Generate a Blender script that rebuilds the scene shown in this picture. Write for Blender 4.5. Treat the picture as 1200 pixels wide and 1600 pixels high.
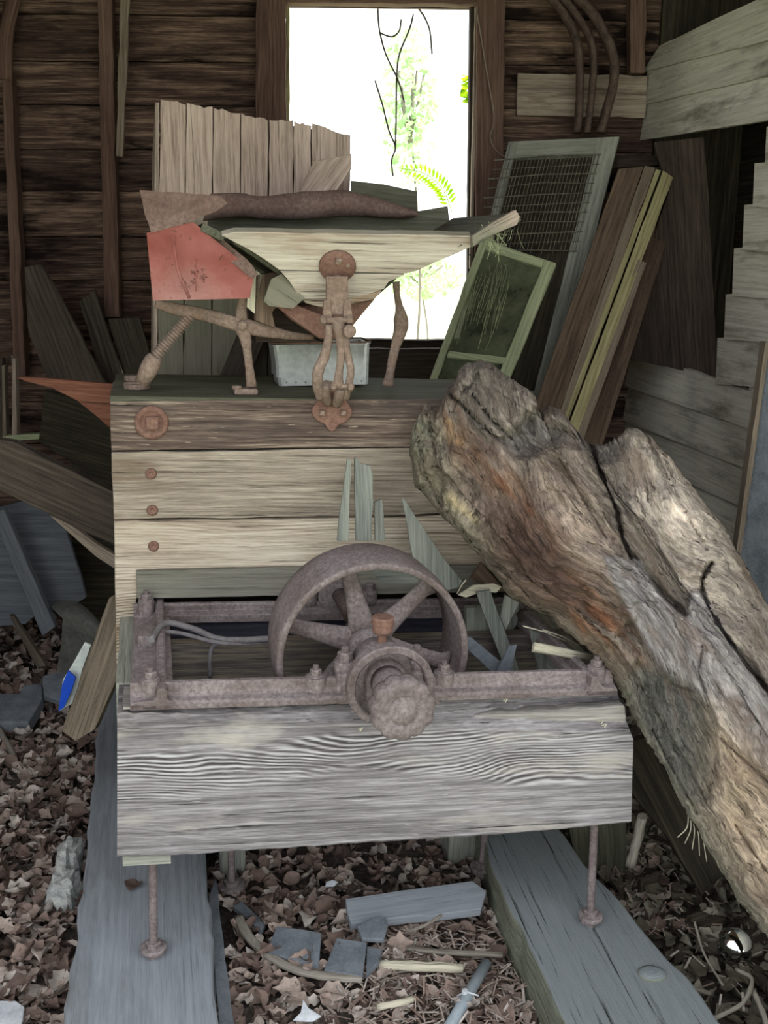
import bpy, math, random
from mathutils import Vector as V3, Matrix, noise
R = math.radians
random.seed(7)
for o in list(bpy.data.objects): bpy.data.objects.remove(o)
sc = bpy.context.scene
col = sc.collection

# ------------------------------------------------------------------ camera, sky, sun, exposure
FPX, PITCH, CAMZ = 1600.0, R(14.37), 1.60
cam_d = bpy.data.cameras.new('camera'); cam = bpy.data.objects.new('camera', cam_d); col.objects.link(cam)
cam_d.sensor_fit = 'VERTICAL'; cam_d.sensor_height = 24.0; cam_d.lens = 24.0 * FPX / 1600.0
cam_d.clip_start = 0.02; cam_d.clip_end = 200
cam.location = (0, 0, CAMZ); cam.rotation_euler = (math.pi / 2 - PITCH, 0, 0)
sc.camera = cam

world = bpy.data.worlds.new('world'); sc.world = world; world.use_nodes = True
bg = world.node_tree.nodes['Background']
bg.inputs[0].default_value = (0.93, 0.96, 1.0, 1); bg.inputs[1].default_value = 1.55

sun_d = bpy.data.lights.new('sun', 'SUN'); sun_d.energy = 5.0; sun_d.angle = R(1.0); sun_d.color = (1, .95, .84)
sun = bpy.data.objects.new('sun', sun_d); col.objects.link(sun)
sun.rotation_euler = (R(-12), R(52), 0)     # from beyond the back wall, high and to the right

sc.view_settings.view_transform = 'Standard'; sc.view_settings.look = 'None'
sc.view_settings.gamma = 1; sc.view_settings.use_curve_mapping = False
sc.view_settings.exposure = 0.86

# ------------------------------------------------------------------ measuring helpers
cp, sp = math.cos(PITCH), math.sin(PITCH)
CAM = V3((0, 0, CAMZ))
def ray(x, y):
    dx, dy = (x - 600) / FPX, (800 - y) / FPX
    return V3((dx, cp + dy * sp, -sp + dy * cp))
def P(x, y, Y):
    r = ray(x, y); return CAM + r * (Y / r.y)
def G(x, y, z=0.0):
    r = ray(x, y); return CAM + r * ((z - CAMZ) / r.z)
def onplane(x, y, o, n):
    r = ray(x, y); return CAM + r * ((o - CAM).dot(n) / r.dot(n))
def pix(p):
    q = p - CAM; d = q.y * cp - q.z * sp; u = q.y * sp + q.z * cp
    return (600 + FPX * q.x / d, 800 - FPX * u / d)

# the mill's own axes: U along the front to the right, V into the shed, W up
ya, ro = R(12.5), R(2.0)
yu = R(8.5)                                   # the old frame has racked a little out of square
U = V3((math.cos(yu) * math.cos(ro), math.sin(yu) * math.cos(ro), -math.sin(ro)))
VV = V3((-math.sin(ya), math.cos(ya), 0)); W = U.cross(VV).normalized(); NP = W.cross(U).normalized()
O = P(183, 1342, 1.83)
def ml(u, v, w): return O + U * u + VV * v + W * w
def mp(x, y, v): return onplane(x, y, O + VV * v, NP)
def mt(x, y, w): return onplane(x, y, O + W * w, W)      # on a level plane of the mill
def loc(p):
    q = p - O; w = q.dot(W); q = q - W * w; v = q.dot(NP) / VV.dot(NP); return ((q - VV * v).dot(U), v, w)
# back wall plane and right wall plane
BN = V3((-math.sin(R(3)), math.cos(R(3)), 0)); BO = V3((0, 4.5, 0))
BX = V3((BN.y, -BN.x, 0))
def bk(x, y, off=0.0): return onplane(x, y, BO - BN * off, BN)
RO = V3((1.09, 4.55, 0)); RD = V3((.157, -1, 0)).normalized(); RN = V3((-RD.y * -1, 0, 0))
RN = V3((RD.y, -RD.x, 0)).normalized()      # towards the room (-x)
def rw(x, y, off=0.0): return onplane(x, y, RO + RN * off, RN)
def gz(x, y):                                # ground height
    t = min(1, max(0, (x - .1) / .5)); return -.07 * t * t * (3 - 2 * t) + .02 * noise.noise(V3((x * 2.3, y * 2.3, 1)))

# ------------------------------------------------------------------ mesh builder
class MB:
    def __init__(s): s.v, s.f, s.g, s.s = [], [], [], []
    def add(s, vs, fs, gc=None, smooth=False, flip=False):
        n = len(s.v); s.v += [V3(a) for a in vs]
        s.g += list(gc) if gc else [tuple(a) for a in vs]
        for f in fs:
            s.f.append(tuple(n + i for i in (reversed(f) if flip else f))); s.s.append(smooth)
        return s
WM = {}
def build(b, name, mat, parent=None, label=None, cat=None, group=None, kind=None, bevel=0.0, seg=2, origin=None):
    c = origin
    if c is None:
        lo = V3([min(p[i] for p in b.v) for i in range(3)]); hi = V3([max(p[i] for p in b.v) for i in range(3)])
        c = (lo + hi) / 2
        if parent is None: c.z = lo.z
    me = bpy.data.meshes.new(name); me.from_pydata([tuple(p - c) for p in b.v], [], b.f)
    a = me.attributes.new('gc', 'FLOAT_VECTOR', 'POINT'); a.data.foreach_set('vector', [x for g in b.g for x in g])
    me.polygons.foreach_set('use_smooth', b.s); me.update()
    me.materials.append(mat)
    o = bpy.data.objects.new(name, me); col.objects.link(o)
    Wm = Matrix.Translation(c)
    if parent:
        o.parent = parent; o.matrix_basis = WM[parent.name].inverted() @ Wm
    else: o.matrix_basis = Wm
    WM[o.name] = Wm
    if bevel:
        m = o.modifiers.new('bevel', 'BEVEL'); m.width = bevel; m.segments = seg; m.limit_method = 'ANGLE'; m.angle_limit = R(50)
    tag(o, label, cat, group, kind); return o
def tag(o, label=None, cat=None, group=None, kind=None):
    for k, v in (('label', label), ('category', cat), ('group', group), ('kind', kind)):
        if v: o[k] = v
def empty(name, at, label, cat, group=None, mat3=None):
    o = bpy.data.objects.new(name, None); col.objects.link(o); o.empty_display_size = .05
    m = Matrix.Translation(at)
    if mat3: m = m @ mat3.to_4x4()
    o.matrix_basis = m; WM[o.name] = m; tag(o, label, cat, group); return o

def prism(b, pts, ext, grain=None, jit=0.0, step=.05, smooth=False):
    """flat polygon pts pushed along ext; edges broken up and roughened by jit"""
    pts = [V3(p) for p in pts]; ext = V3(ext)
    n = V3((0, 0, 0))
    for i in range(len(pts)): n += pts[i].cross(pts[(i + 1) % len(pts)])
    if n.length < 1e-12: return b
    n.normalize()
    if n.dot(ext) > 0: pts.reverse(); n = -n
    g = V3(grain).normalized() if grain is not None else None
    if g is None:
        L = max(((pts[i] - pts[i - 1]) for i in range(len(pts))), key=lambda e: e.length); g = L.normalized()
    a = n.cross(g).normalized(); ro_ = random.uniform(0, 60)
    if jit:
        out = []
        for i in range(len(pts)):
            p, q = pts[i], pts[(i + 1) % len(pts)]; e = q - p; k = max(1, int(e.length / step))
            en = e.normalized().cross(n) if e.length > 1e-9 else V3((0, 0, 0))
            for j in range(k):
                t = p + e * (j / k)
                out.append(t + en * (noise.noise(t * 17 + V3((ro_, 0, 0))) * jit * 2.2 if j else 0))
        pts = out
    m = len(pts); vs = pts + [p + ext for p in pts]
    fs = [tuple(range(m)), tuple(reversed(range(m, 2 * m)))] + [(i, m + i, m + (i + 1) % m, (i + 1) % m) for i in range(m)]
    gc = [(p.dot(g) + ro_, p.dot(a) + ro_ * .3, p.dot(n)) for p in vs]
    return b.add(vs, fs, gc, smooth)
def boxo(b, o, ex, ey, ez, grain=None, jit=0.0):
    o, ex, ey, ez = V3(o), V3(ex), V3(ey), V3(ez)
    return prism(b, [o, o + ex, o + ex + ey, o + ey], ez, grain, jit)
def bar(b, p, q, w, t, side=V3((0, 0, 1)), jit=0.0):
    """rectangular bar from p to q, w across, t deep"""
    p, q = V3(p), V3(q); d = (q - p).normalized(); s = d.cross(V3(side))
    if s.length < 1e-6: s = d.cross(V3((0, 1, 0)))
    s.normalize(); n = s.cross(d).normalized()
    return prism(b, [p - s * w / 2 - n * t / 2, q - s * w / 2 - n * t / 2, q + s * w / 2 - n * t / 2, p + s * w / 2 - n * t / 2], n * t, d, jit)
def tube(b, pts, rad, seg=10, flat=1.0, cap=True, flatdir=None, rough=0.0):
    pts = [V3(p) for p in pts]; n = len(pts)
    if not hasattr(rad, '__len__'): rad = [rad] * n
    t0 = (pts[1] - pts[0]).normalized()
    x = V3(flatdir) if flatdir is not None else (V3((0, 0, 1)) if abs(t0.z) < .9 else V3((0, 1, 0)))
    x = (x - t0 * x.dot(t0)).normalized(); vs, gc, L = [], [], 0.0; ro_ = random.uniform(0, 50)
    for i in range(n):
        t = (pts[min(i + 1, n - 1)] - pts[max(i - 1, 0)]).normalized()
        x = (x - t * x.dot(t)).normalized(); y = t.cross(x)
        if i: L += (pts[i] - pts[i - 1]).length
        for j in range(seg):
            a = 2 * math.pi * j / seg
            d = x * math.cos(a) * flat + y * math.sin(a)
            k = 1 + (rough * noise.noise((pts[i] + d * rad[i]) * 60) if rough else 0)
            vs.append(pts[i] + d * rad[i] * k); gc.append((L + ro_, rad[i] * math.sin(a), rad[i] * math.cos(a)))
    fs = [(i * seg + j, i * seg + (j + 1) % seg, (i + 1) * seg + (j + 1) % seg, (i + 1) * seg + j) for i in range(n - 1) for j in range(seg)]
    b.add(vs, fs, gc, True)
    if cap:
        k = len(vs); m = len(b.v) - k
        b.f.append(tuple(m + j for j in reversed(range(seg)))); b.s.append(False)
        b.f.append(tuple(m + k - seg + j for j in range(seg))); b.s.append(False)
    return b
def smooth_path(pts, k=6):
    """Catmull-Rom through 3D points"""
    pts = [V3(p) for p in pts]; q = [pts[0] * 2 - pts[1]] + pts + [pts[-1] * 2 - pts[-2]]; out = []
    for i in range(1, len(q) - 2):
        for j in range(k):
            t = j / k
            out.append(.5 * ((2 * q[i]) + (q[i + 1] - q[i - 1]) * t + (2 * q[i - 1] - 5 * q[i] + 4 * q[i + 1] - q[i + 2]) * t * t + (3 * q[i] - q[i - 1] - 3 * q[i + 1] + q[i + 2]) * t ** 3))
    out.append(pts[-1]); return out
def lerps(vals, n):
    out = []
    for i in range(n):
        f = i / (n - 1) * (len(vals) - 1); k = min(int(f), len(vals) - 2); out.append(vals[k] + (vals[k + 1] - vals[k]) * (f - k))
    return out
def lathe(b, o, ax, prof, seg=32, rfun=None, smooth=True, ref=None):
    """prof: (r, h) along the axis; r = 0 closes"""
    o = V3(o); ax = V3(ax).normalized()
    x = V3(ref) if ref is not None else (V3((0, 0, 1)) if abs(ax.z) < .9 else V3((1, 0, 0)))
    x = (x - ax * x.dot(ax)).normalized(); y = ax.cross(x); rows = []; n0 = len(b.v); vs, gc, fs, sm = [], [], [], []
    for (r, h) in prof:
        if r <= 1e-9: rows.append([len(vs)]); vs.append(o + ax * h); gc.append((0, 0, h)); continue
        row = []
        for j in range(seg):
            a = 2 * math.pi * j / seg; rr = r * (rfun(a, r, h) if rfun else 1)
            row.append(len(vs)); vs.append(o + ax * h + x * rr * math.cos(a) + y * rr * math.sin(a)); gc.append((a * r, r, h))
        rows.append(row)
    for i in range(len(rows) - 1):
        a, c = rows[i], rows[i + 1]
        if len(a) == 1 and len(c) == 1: continue
        for j in range(seg):
            k = (j + 1) % seg
            if len(a) == 1: fs.append((a[0], c[k], c[j]))
            elif len(c) == 1: fs.append((a[j], a[k], c[0]))
            else: fs.append((a[j], a[k], c[k], c[j]))
    return b.add(vs, fs, gc, smooth)
def disc(b, o, ax, r, h, seg=24, ch=.15, **k):
    return lathe(b, o, ax, [(0, 0), (r, 0), (r, h * (1 - ch)), (r * (1 - ch * .6), h), (0, h)], seg, smooth=False, **k)
def hexn(b, o, ax, r, h, n=6): return lathe(b, o, ax, [(0, 0), (r, 0), (r, h * .85), (r * .85, h), (0, h)], n, smooth=False)

# ------------------------------------------------------------------ materials
def s2l(c): return tuple(((x / 255) / 12.92 if x <= 10 else ((x / 255 + .055) / 1.055) ** 2.4) for x in c) + (1,)
class NT:
    def __init__(s, name):
        s.m = bpy.data.materials.new(name); s.m.use_nodes = True; s.t = s.m.node_tree; s.b = s.t.nodes['Principled BSDF']; s.out = s.t.nodes['Material Output']
    def n(s, typ, **k):
        x = s.t.nodes.new(typ)
        for a, v in k.items():
            if a.startswith('i_'): x.inputs[a[2:].replace('_', ' ')].default_value = v
            else: setattr(x, a, v)
        return x
    def l(s, a, b): s.t.links.new(a, b)
    def map(s, vec, scale):
        m = s.n('ShaderNodeMapping'); s.l(vec, m.inputs[0]); m.inputs['Scale'].default_value = scale; return m.outputs[0]
    def noise(s, vec, scale=1, detail=5, rough=.6, dist=0):
        x = s.n('ShaderNodeTexNoise'); s.l(vec, x.inputs['Vector']); x.inputs['Scale'].default_value = scale
        x.inputs['Detail'].default_value = detail; x.inputs['Roughness'].default_value = rough; x.inputs['Distortion'].default_value = dist; return x.outputs['Fac']
    def ramp(s, fac, stops):
        r = s.n('ShaderNodeValToRGB'); s.l(fac, r.inputs[0]); e = r.color_ramp.elements
        while len(e) < len(stops): e.new(.5)
        for i, (p, c) in enumerate(stops): e[i].position = p; e[i].color = c if len(c) == 4 else s2l(c)
        return r.outputs[0]
    def mix(s, fac, a, b, mode='MIX'):
        x = s.n('ShaderNodeMix', data_type='RGBA', blend_type=mode)
        for i, v in ((0, fac), (6, a), (7, b)):
            if hasattr(v, 'links') or hasattr(v, 'is_output'): s.l(v, x.inputs[i])
            else: x.inputs[i].default_value = v if not isinstance(v, tuple) else (v if len(v) == 4 else s2l(v))
        return x.outputs[2]
    def math(s, op, a, b=0.0, clamp=False):
        x = s.n('ShaderNodeMath', operation=op, use_clamp=clamp)
        for i, v in ((0, a), (1, b)):
            if hasattr(v, 'is_output'): s.l(v, x.inputs[i])
            else: x.inputs[i].default_value = v
        return x.outputs[0]
    def bump(s, h, strength=.5, dist=.003):
        x = s.n('ShaderNodeBump'); x.inputs['Strength'].default_value = strength; x.inputs['Distance'].default_value = dist
        s.l(h, x.inputs['Height']); s.l(x.outputs[0], s.b.inputs['Normal'])
    def fin(s, colr, rough=.85, metal=0.0, spec=.25):
        if hasattr(colr, 'is_output'): s.l(colr, s.b.inputs['Base Color'])
        else: s.b.inputs['Base Color'].default_value = colr if len(colr) == 4 else s2l(colr)
        s.b.inputs['Roughness'].default_value = rough; s.b.inputs['Metallic'].default_value = metal
        s.b.inputs['Specular IOR Level'].default_value = spec; return s.m
def attr(t, name='gc'): return t.n('ShaderNodeAttribute', attribute_name=name).outputs['Vector']
def wood(name, dark, mid, light, rings=14, crack=.5, blotch=None, blotch_at=(.55, .7), bumpd=.003, ringamt=.3, dist=.05, dust=None, dustamt=.8, fleck=.35, band=None, ckthr=.61, low_tint=None):
    t = NT(name); g = attr(t)
    big = t.noise(t.map(g, (.9, 5, 5)), 1, 4)
    st = t.noise(t.map(g, (3.6, 100, 100)), 1, 7, .72)
    fine = t.noise(t.map(g, (14, 420, 420)), 1, 3, .7)
    warp = t.noise(t.map(g, (1.5, 3.5, 3.5)), 1, 2, .45)
    sepz = t.n('ShaderNodeSeparateXYZ'); t.l(g, sepz.inputs[0])
    ac = t.math('ADD', sepz.outputs['Y'], t.math('MULTIPLY', warp, dist * 2.2))
    ac = t.math('ADD', ac, t.math('MULTIPLY', st, .008))
    ring = t.math('SINE', t.math('MULTIPLY', ac, 6.283 * rings * 3.2))
    rmod = t.ramp(t.noise(t.map(g, (1.1, 7, 7)), 1, 3), [(.47, (.04, .04, .04, 1)), (.62, (1, 1, 1, 1))])
    ring = t.math('MULTIPLY', ring, rmod)
    if band:
        yy = t.math('ADD', sepz.outputs['Y'], t.math('MULTIPLY', t.math('SUBTRACT', warp, .5), -.22))
        bf_ = t.ramp(yy, [(band[0], (.12, .12, .12, 1)), (band[0] + .02, (1, 1, 1, 1)), (band[1], (1, 1, 1, 1)), (band[1] + .02, (.08, .08, .08, 1))])
        pm = t.ramp(t.noise(t.map(g, (3, 26, 26)), 1, 4), [(.36, (.1, .1, .1, 1)), (.6, (1, 1, 1, 1))]); ac2 = t.math('ADD', ac, t.math('MULTIPLY', t.noise(t.map(g, (5, 20, 20)), 1, 3), .02))
        ring = t.math('MULTIPLY', t.math('MULTIPLY', t.math('SINE', t.math('MULTIPLY', ac2, 6.283 * rings * 4.6)), bf_), pm)
    mixv = t.math('ADD', t.math('MULTIPLY', st, .48), t.math('MULTIPLY', fine, .22))
    mixv = t.math('ADD', mixv, t.math('MULTIPLY', big, .3))
    mixv = t.math('ADD', mixv, t.math('MULTIPLY', ring, ringamt * .09))
    c = t.ramp(mixv, [(.38, dark), (.5, mid), (.64, light)])
    fl = t.noise(t.map(g, (16, 210, 210)), 1, 3, .6)
    c = t.mix(t.math('MULTIPLY', t.ramp(fl, [(.66, (0, 0, 0, 1)), (.71, (1, 1, 1, 1))]), fleck), c, light)
    if blotch:
        bn = t.noise(t.map(g, (2.2, 9, 9)), 1, 5, .65)
        bf = t.ramp(bn, [(blotch_at[0], (0, 0, 0, 1)), (blotch_at[1], (1, 1, 1, 1))])
        c = t.mix(bf, c, blotch)
    if dust:
        ge = t.n('ShaderNodeNewGeometry'); sx = t.n('ShaderNodeSeparateXYZ'); t.l(ge.outputs['Normal'], sx.inputs[0])
        up = t.ramp(sx.outputs['Z'], [(.55, (0, 0, 0, 1)), (.85, (1, 1, 1, 1))])
        c = t.mix(t.math('MULTIPLY', up, dustamt), c, dust)
    if low_tint:  # mixes towards a darker grey-green below a set height
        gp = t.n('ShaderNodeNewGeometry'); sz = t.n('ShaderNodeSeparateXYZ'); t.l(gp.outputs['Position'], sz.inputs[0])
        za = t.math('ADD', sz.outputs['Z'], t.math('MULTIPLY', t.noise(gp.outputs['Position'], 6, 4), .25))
        af = t.n('ShaderNodeMapRange'); t.l(za, af.inputs[0]); af.inputs[1].default_value = low_tint[0] + .12; af.inputs[2].default_value = low_tint[0]; af.inputs[3].default_value = 0; af.inputs[4].default_value = .8
        c = t.mix(af.outputs[0], c, low_tint[1])
    ck = t.noise(t.map(g, (2.2, 110, 110)), 1, 5, .75)
    cf = t.ramp(ck, [(ckthr, (0, 0, 0, 1)), (ckthr + .06, (1, 1, 1, 1))])
    c = t.mix(t.math('MULTIPLY', cf, crack), c, tuple(int(x * .4) for x in dark))
    h = t.math('SUBTRACT', t.math('ADD', t.math('MULTIPLY', st, .8), t.math('MULTIPLY', ring, .12 * ringamt)), t.math('MULTIPLY', cf, .5 * crack))
    h = t.math('ADD', h, t.math('MULTIPLY', fine, .3))
    t.bump(h, .7, bumpd); return t.fin(c, .9, 0, .15)
def iron(name, base, dust, rust, amt=.5, up=.5, metal=0.0, rough=.9, scale=1.0):
    t = NT(name); tc = t.n('ShaderNodeTexCoord').outputs['Object']
    n1 = t.noise(tc, 22 * scale, 6, .7); n2 = t.noise(tc, 120 * scale, 4, .7); n3 = t.noise(tc, 9 * scale, 4, .6)
    c = t.ramp(n1, [(.3, base), (.7, rust)])
    ge = t.n('ShaderNodeNewGeometry'); sx = t.n('ShaderNodeSeparateXYZ'); t.l(ge.outputs['Normal'], sx.inputs[0])
    upf = t.math('MULTIPLY', t.math('MAXIMUM', sx.outputs['Z'], 0.0), up)
    f = t.math('ADD', t.math('MULTIPLY', t.ramp(n3, [(.35, (0, 0, 0, 1)), (.65, (1, 1, 1, 1))]), amt), upf, True)
    f = t.math('MULTIPLY', f, t.ramp(n2, [(.3, (.55, .55, .55, 1)), (.6, (1, 1, 1, 1))]))
    c = t.mix(f, c, dust)
    c = t.mix(.5, c, t.ramp(n2, [(.35, (.3, .3, .3, 1)), (.65, (.72, .72, .72, 1))]), 'OVERLAY')
    t.bump(t.math('ADD', t.math('MULTIPLY', n2, .7), n1), .6, .003); return t.fin(c, rough, metal, .2)
def plain(name, c1, c2, scale=20, rough=.8, metal=0.0, bumpd=.001, spec=.3):
    t = NT(name); tc = t.n('ShaderNodeTexCoord').outputs['Object']; n1 = t.noise(tc, scale, 6, .65); n2 = t.noise(tc, scale * 8, 3, .6)
    c = t.ramp(t.math('ADD', t.math('MULTIPLY', n1, .75), t.math('MULTIPLY', n2, .25)), [(.36, c1), (.64, c2)])
    t.bump(t.math('ADD', n1, t.math('MULTIPLY', n2, .5)), .5, bumpd); return t.fin(c, rough, metal, spec)

M = {}
M['wall'] = wood('old_dark_sheathing', (38, 28, 26), (86, 68, 60), (164, 138, 118), 5, .5, (32, 23, 21), (.50, .63), .004, .5, .09, fleck=.2)
M['stud'] = wood('brown_stud_wood', (66, 50, 44), (104, 82, 72), (136, 112, 98), 20, .35)
M['pale'] = wood('pale_grey_board_wood', (110, 98, 88), (158, 144, 130), (196, 184, 166), 14, .6, (96, 78, 66), (.56, .7))
M['clap'] = wood('whitewashed_clapboard', (156, 151, 137), (200, 196, 181), (222, 219, 206), 14, .25, (112, 106, 92), (.54, .72))
M['beam'] = wood('grey_weathered_beam', (72, 68, 69), (124, 120, 121), (182, 180, 181), 24, 1.0, (168, 162, 154), (.56, .70), .004, 1.7, .10, fleck=.6, band=(.13, .225))
M['beamtop'] = wood('split_beam_top', (78, 74, 72), (138, 134, 129), (182, 177, 169), 26, .9, (60, 56, 54), (.55, .66), .006, .6)
M['plank_a'] = wood('dark_weathered_plank', (56, 46, 43), (104, 90, 81), (180, 164, 146), 30, .9, (74, 66, 64), (.5, .66), .004, .3, dust=(84, 88, 76), fleck=.9)
M['plank_b'] = wood('tan_grey_plank', (88, 78, 70), (148, 137, 123), (200, 188, 172), 34, .8, (112, 96, 80), (.52, .7), .004, .4)
M['plank_c'] = wood('tan_plank', (100, 86, 74), (168, 155, 138), (212, 202, 186), 34, .8, (140, 104, 66), (.56, .74), .004, .8, .07)
M['green'] = wood('green_grey_dusty_board', (60, 60, 50), (88, 88, 74), (114, 114, 98), 20, .5)
M['inner'] = wood('dark_mossy_board', (48, 44, 44), (96, 88, 84), (150, 142, 118), 24, .7, (150, 144, 88), (.6, .68))
M['hop'] = wood('bleached_hopper_board', (128, 112, 100), (186, 176, 162), (218, 210, 196), 20, .95, (158, 134, 112), (.56, .72), .003, .35, dust=(92, 96, 82))
M['crate'] = wood('weathered_panel_board', (118, 100, 91), (174, 155, 142), (206, 188, 174), 40, .8, (120, 106, 94), (.54, .72), low_tint=(1.72, (98, 102, 86)))
M['sill'] = wood('blue_grey_sill_timber', (112, 117, 121), (134, 140, 146), (152, 158, 164), 9, .35, (112, 115, 117), (.5, .7), .002, .1, fleck=.2)
M['sill2'] = wood('cracked_blue_grey_timber', (70, 76, 82), (116, 122, 128), (148, 154, 158), 9, .85, (92, 96, 98), (.5, .7), .008, .4)
M['junk'] = wood('dull_brown_board', (44, 38, 34), (74, 66, 58), (98, 90, 80), 16, .5)
M['junk_grey'] = wood('blue_grey_painted_board', (66, 70, 76), (92, 96, 102), (112, 116, 120), 8, .3)
M['dark'] = wood('dark_brown_frame_wood', (36, 29, 26), (60, 51, 45), (88, 76, 68), 18, .5)
M['stack'] = wood('old_brown_frame_wood', (54, 43, 36), (90, 75, 63), (126, 108, 92), 22, .6)
M['cream'] = wood('cream_painted_frame', (112, 104, 76), (160, 153, 114), (188, 181, 142), 20, .6, (112, 98, 68), (.58, .68))
M['screenwood'] = wood('pale_green_frame', (122, 130, 100), (160, 168, 134), (186, 192, 160), 20, .4)
M['olive'] = wood('olive_grey_frame', (86, 78, 66), (124, 112, 98), (154, 142, 126), 20, .6)
M['shard'] = wood('grey_green_shingle', (84, 88, 84), (120, 124, 116), (150, 152, 142), 30, .4)
M['straw'] = wood('pale_splintered_wood', (140, 134, 116), (186, 180, 160), (214, 208, 188), 40, .6)
M['orange'] = wood('orange_brown_wood', (70, 44, 36), (104, 68, 54), (132, 92, 74), 16, .5)
M['post'] = wood('pale_lichen_post', (96, 98, 92), (138, 140, 130), (170, 172, 160), 16, .5)
M['blackwood'] = wood('dark_timber_and_shade', (30, 28, 24), (54, 50, 42), (86, 80, 62), 10, .5)  # old dark timber, and the shade painted behind the wall opening
M['iron'] = iron('dusty_cast_iron', (84, 74, 74), (138, 129, 129), (98, 85, 81), .65, .45)
M['iron_b'] = iron('dusty_link_iron', (104, 90, 80), (146, 132, 122), (126, 100, 84), .6, .4)
M['rust'] = iron('orange_rusted_iron', (104, 76, 66), (134, 112, 100), (124, 92, 80), .35, .3)
M['rusty_sheet'] = iron('dark_rusted_sheet', (82, 66, 60), (128, 110, 102), (106, 84, 76), .6, .3, scale=.8)
M['tin'] = plain('galvanised_tin', (148, 152, 148), (186, 190, 184), 9, .5, .3, .0006)
M['concrete'] = plain('crumbling_concrete', (128, 132, 132), (188, 190, 184), 30, .9, 0, .008)
M['white'] = plain('dirty_white_plastic', (170, 176, 182), (214, 218, 222), 12, .5)
M['paper'] = plain('creased_pale_paper', (176, 184, 180), (214, 220, 212), 25, .7, 0, .003)
M['blue'] = plain('blue_plastic', (16, 62, 170), (24, 80, 196), 10, .4)
M['slate'] = plain('slate_grey_shingle', (86, 92, 98), (116, 122, 128), 18, .85, 0, .002)
M['pvc'] = plain('grey_plastic_pipe', (128, 138, 144), (152, 162, 168), 10, .5)
M['greymetal'] = plain('dusty_grey_sheet_metal', (78, 80, 76), (112, 112, 106), 8, .6, .2)
M['wire'] = plain('rusty_fence_wire', (72, 68, 58), (132, 128, 112), 30, .7)
M['recess'] = wood('grey_green_recessed_board', (80, 78, 70), (110, 108, 98), (134, 132, 122), 20, .5)
M['inner2'] = wood('dark_blue_grey_board', (38, 38, 46), (58, 58, 68), (78, 78, 88), 12, .5)
M['web'] = plain('dusty_cobweb', (150, 158, 122), (180, 186, 150), 30, .9)
M['vine'] = plain('thin_dark_vine', (60, 58, 48), (96, 92, 80), 30, .8)
M['twig'] = wood('grey_dead_twig', (92, 86, 78), (138, 132, 122), (172, 166, 154), 40, .4)
M['hose'] = plain('dark_bent_band', (62, 50, 46), (106, 90, 80), 20, .75)
M['cable'] = plain('dusty_cable', (96, 92, 94), (126, 122, 122), 60, .8)
# red paint on sheet metal
t = NT('faded_red_paint'); tc = t.n('ShaderNodeTexCoord').outputs['Object']
a_ = t.noise(tc, 5, 6, .6); b_ = t.noise(tc, 38, 5, .75)
c_ = t.ramp(a_, [(.3, (118, 56, 50)), (.5, (144, 84, 78)), (.68, (162, 118, 112))])
c_ = t.mix(t.ramp(b_, [(.58, (0, 0, 0, 1)), (.66, (1, 1, 1, 1))]), c_, (92, 54, 46))
t.bump(t.math('ADD', a_, t.math('MULTIPLY', b_, .3)), .5, .004); M['red'] = t.fin(c_, .6, 0, .3)
# galvanised tin and sphere of silvered glass
t = NT('silvered_glass'); M['mirror'] = t.fin((.85, .88, .92, 1), .06, 1.0)
# window screen cloth: dark cloth that lets some light through
t = NT('insect_screen_cloth'); g = attr(t); n1 = t.noise(g, 14, 5, .7)
t.fin(t.ramp(n1, [(.35, (58, 62, 46)), (.65, (96, 102, 78))]), .9)
tr = t.n('ShaderNodeBsdfTransparent'); mx = t.n('ShaderNodeMixShader'); mx.inputs[0].default_value = .86
t.l(tr.outputs[0], mx.inputs[1]); t.l(t.b.outputs[0], mx.inputs[2]); t.l(mx.outputs[0], t.out.inputs[0]); M['cloth'] = t.m
# leaves: colour by a per-leaf number in gc.x
def leafmat(name, stops, trans=.0):
    t = NT(name); g = attr(t); sx = t.n('ShaderNodeSeparateXYZ'); t.l(g, sx.inputs[0])
    tc = t.n('ShaderNodeTexCoord').outputs['Object']; n = t.noise(tc, 60, 4, .7)
    c = t.ramp(sx.outputs['X'], stops); c = t.mix(.5, c, t.ramp(n, [(.3, (.25, .25, .25, 1)), (.7, (.75, .75, .75, 1))]), 'OVERLAY')
    t.fin(c, .8, 0, .25)
    if trans:
        tl = t.n('ShaderNodeBsdfTranslucent'); t.l(c, tl.inputs[0]); mx = t.n('ShaderNodeMixShader'); mx.inputs[0].default_value = trans
        t.l(t.b.outputs[0], mx.inputs[1]); t.l(tl.outputs[0], mx.inputs[2]); t.l(mx.outputs[0], t.out.inputs[0])
    return t.m
M['leaf'] = leafmat('dry_brown_leaf', [(0, (70, 58, 52)), (.25, (108, 90, 82)), (.5, (136, 118, 108)), (.75, (160, 146, 136)), (1, (182, 174, 166))])
M['leafdark'] = leafmat('dark_brown_leaf', [(0, (50, 44, 38)), (.5, (92, 86, 74)), (1, (142, 138, 124))])  # darker brown tones for the leaves at right
M['fol'] = leafmat('sunlit_green_leaf', [(0, (178, 216, 152)), (.5, (200, 230, 178)), (1, (222, 240, 206))], .5)
M['fern'] = leafmat('bright_fern_leaf', [(0, (120, 176, 20)), (1, (176, 214, 40))], .6)
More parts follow.
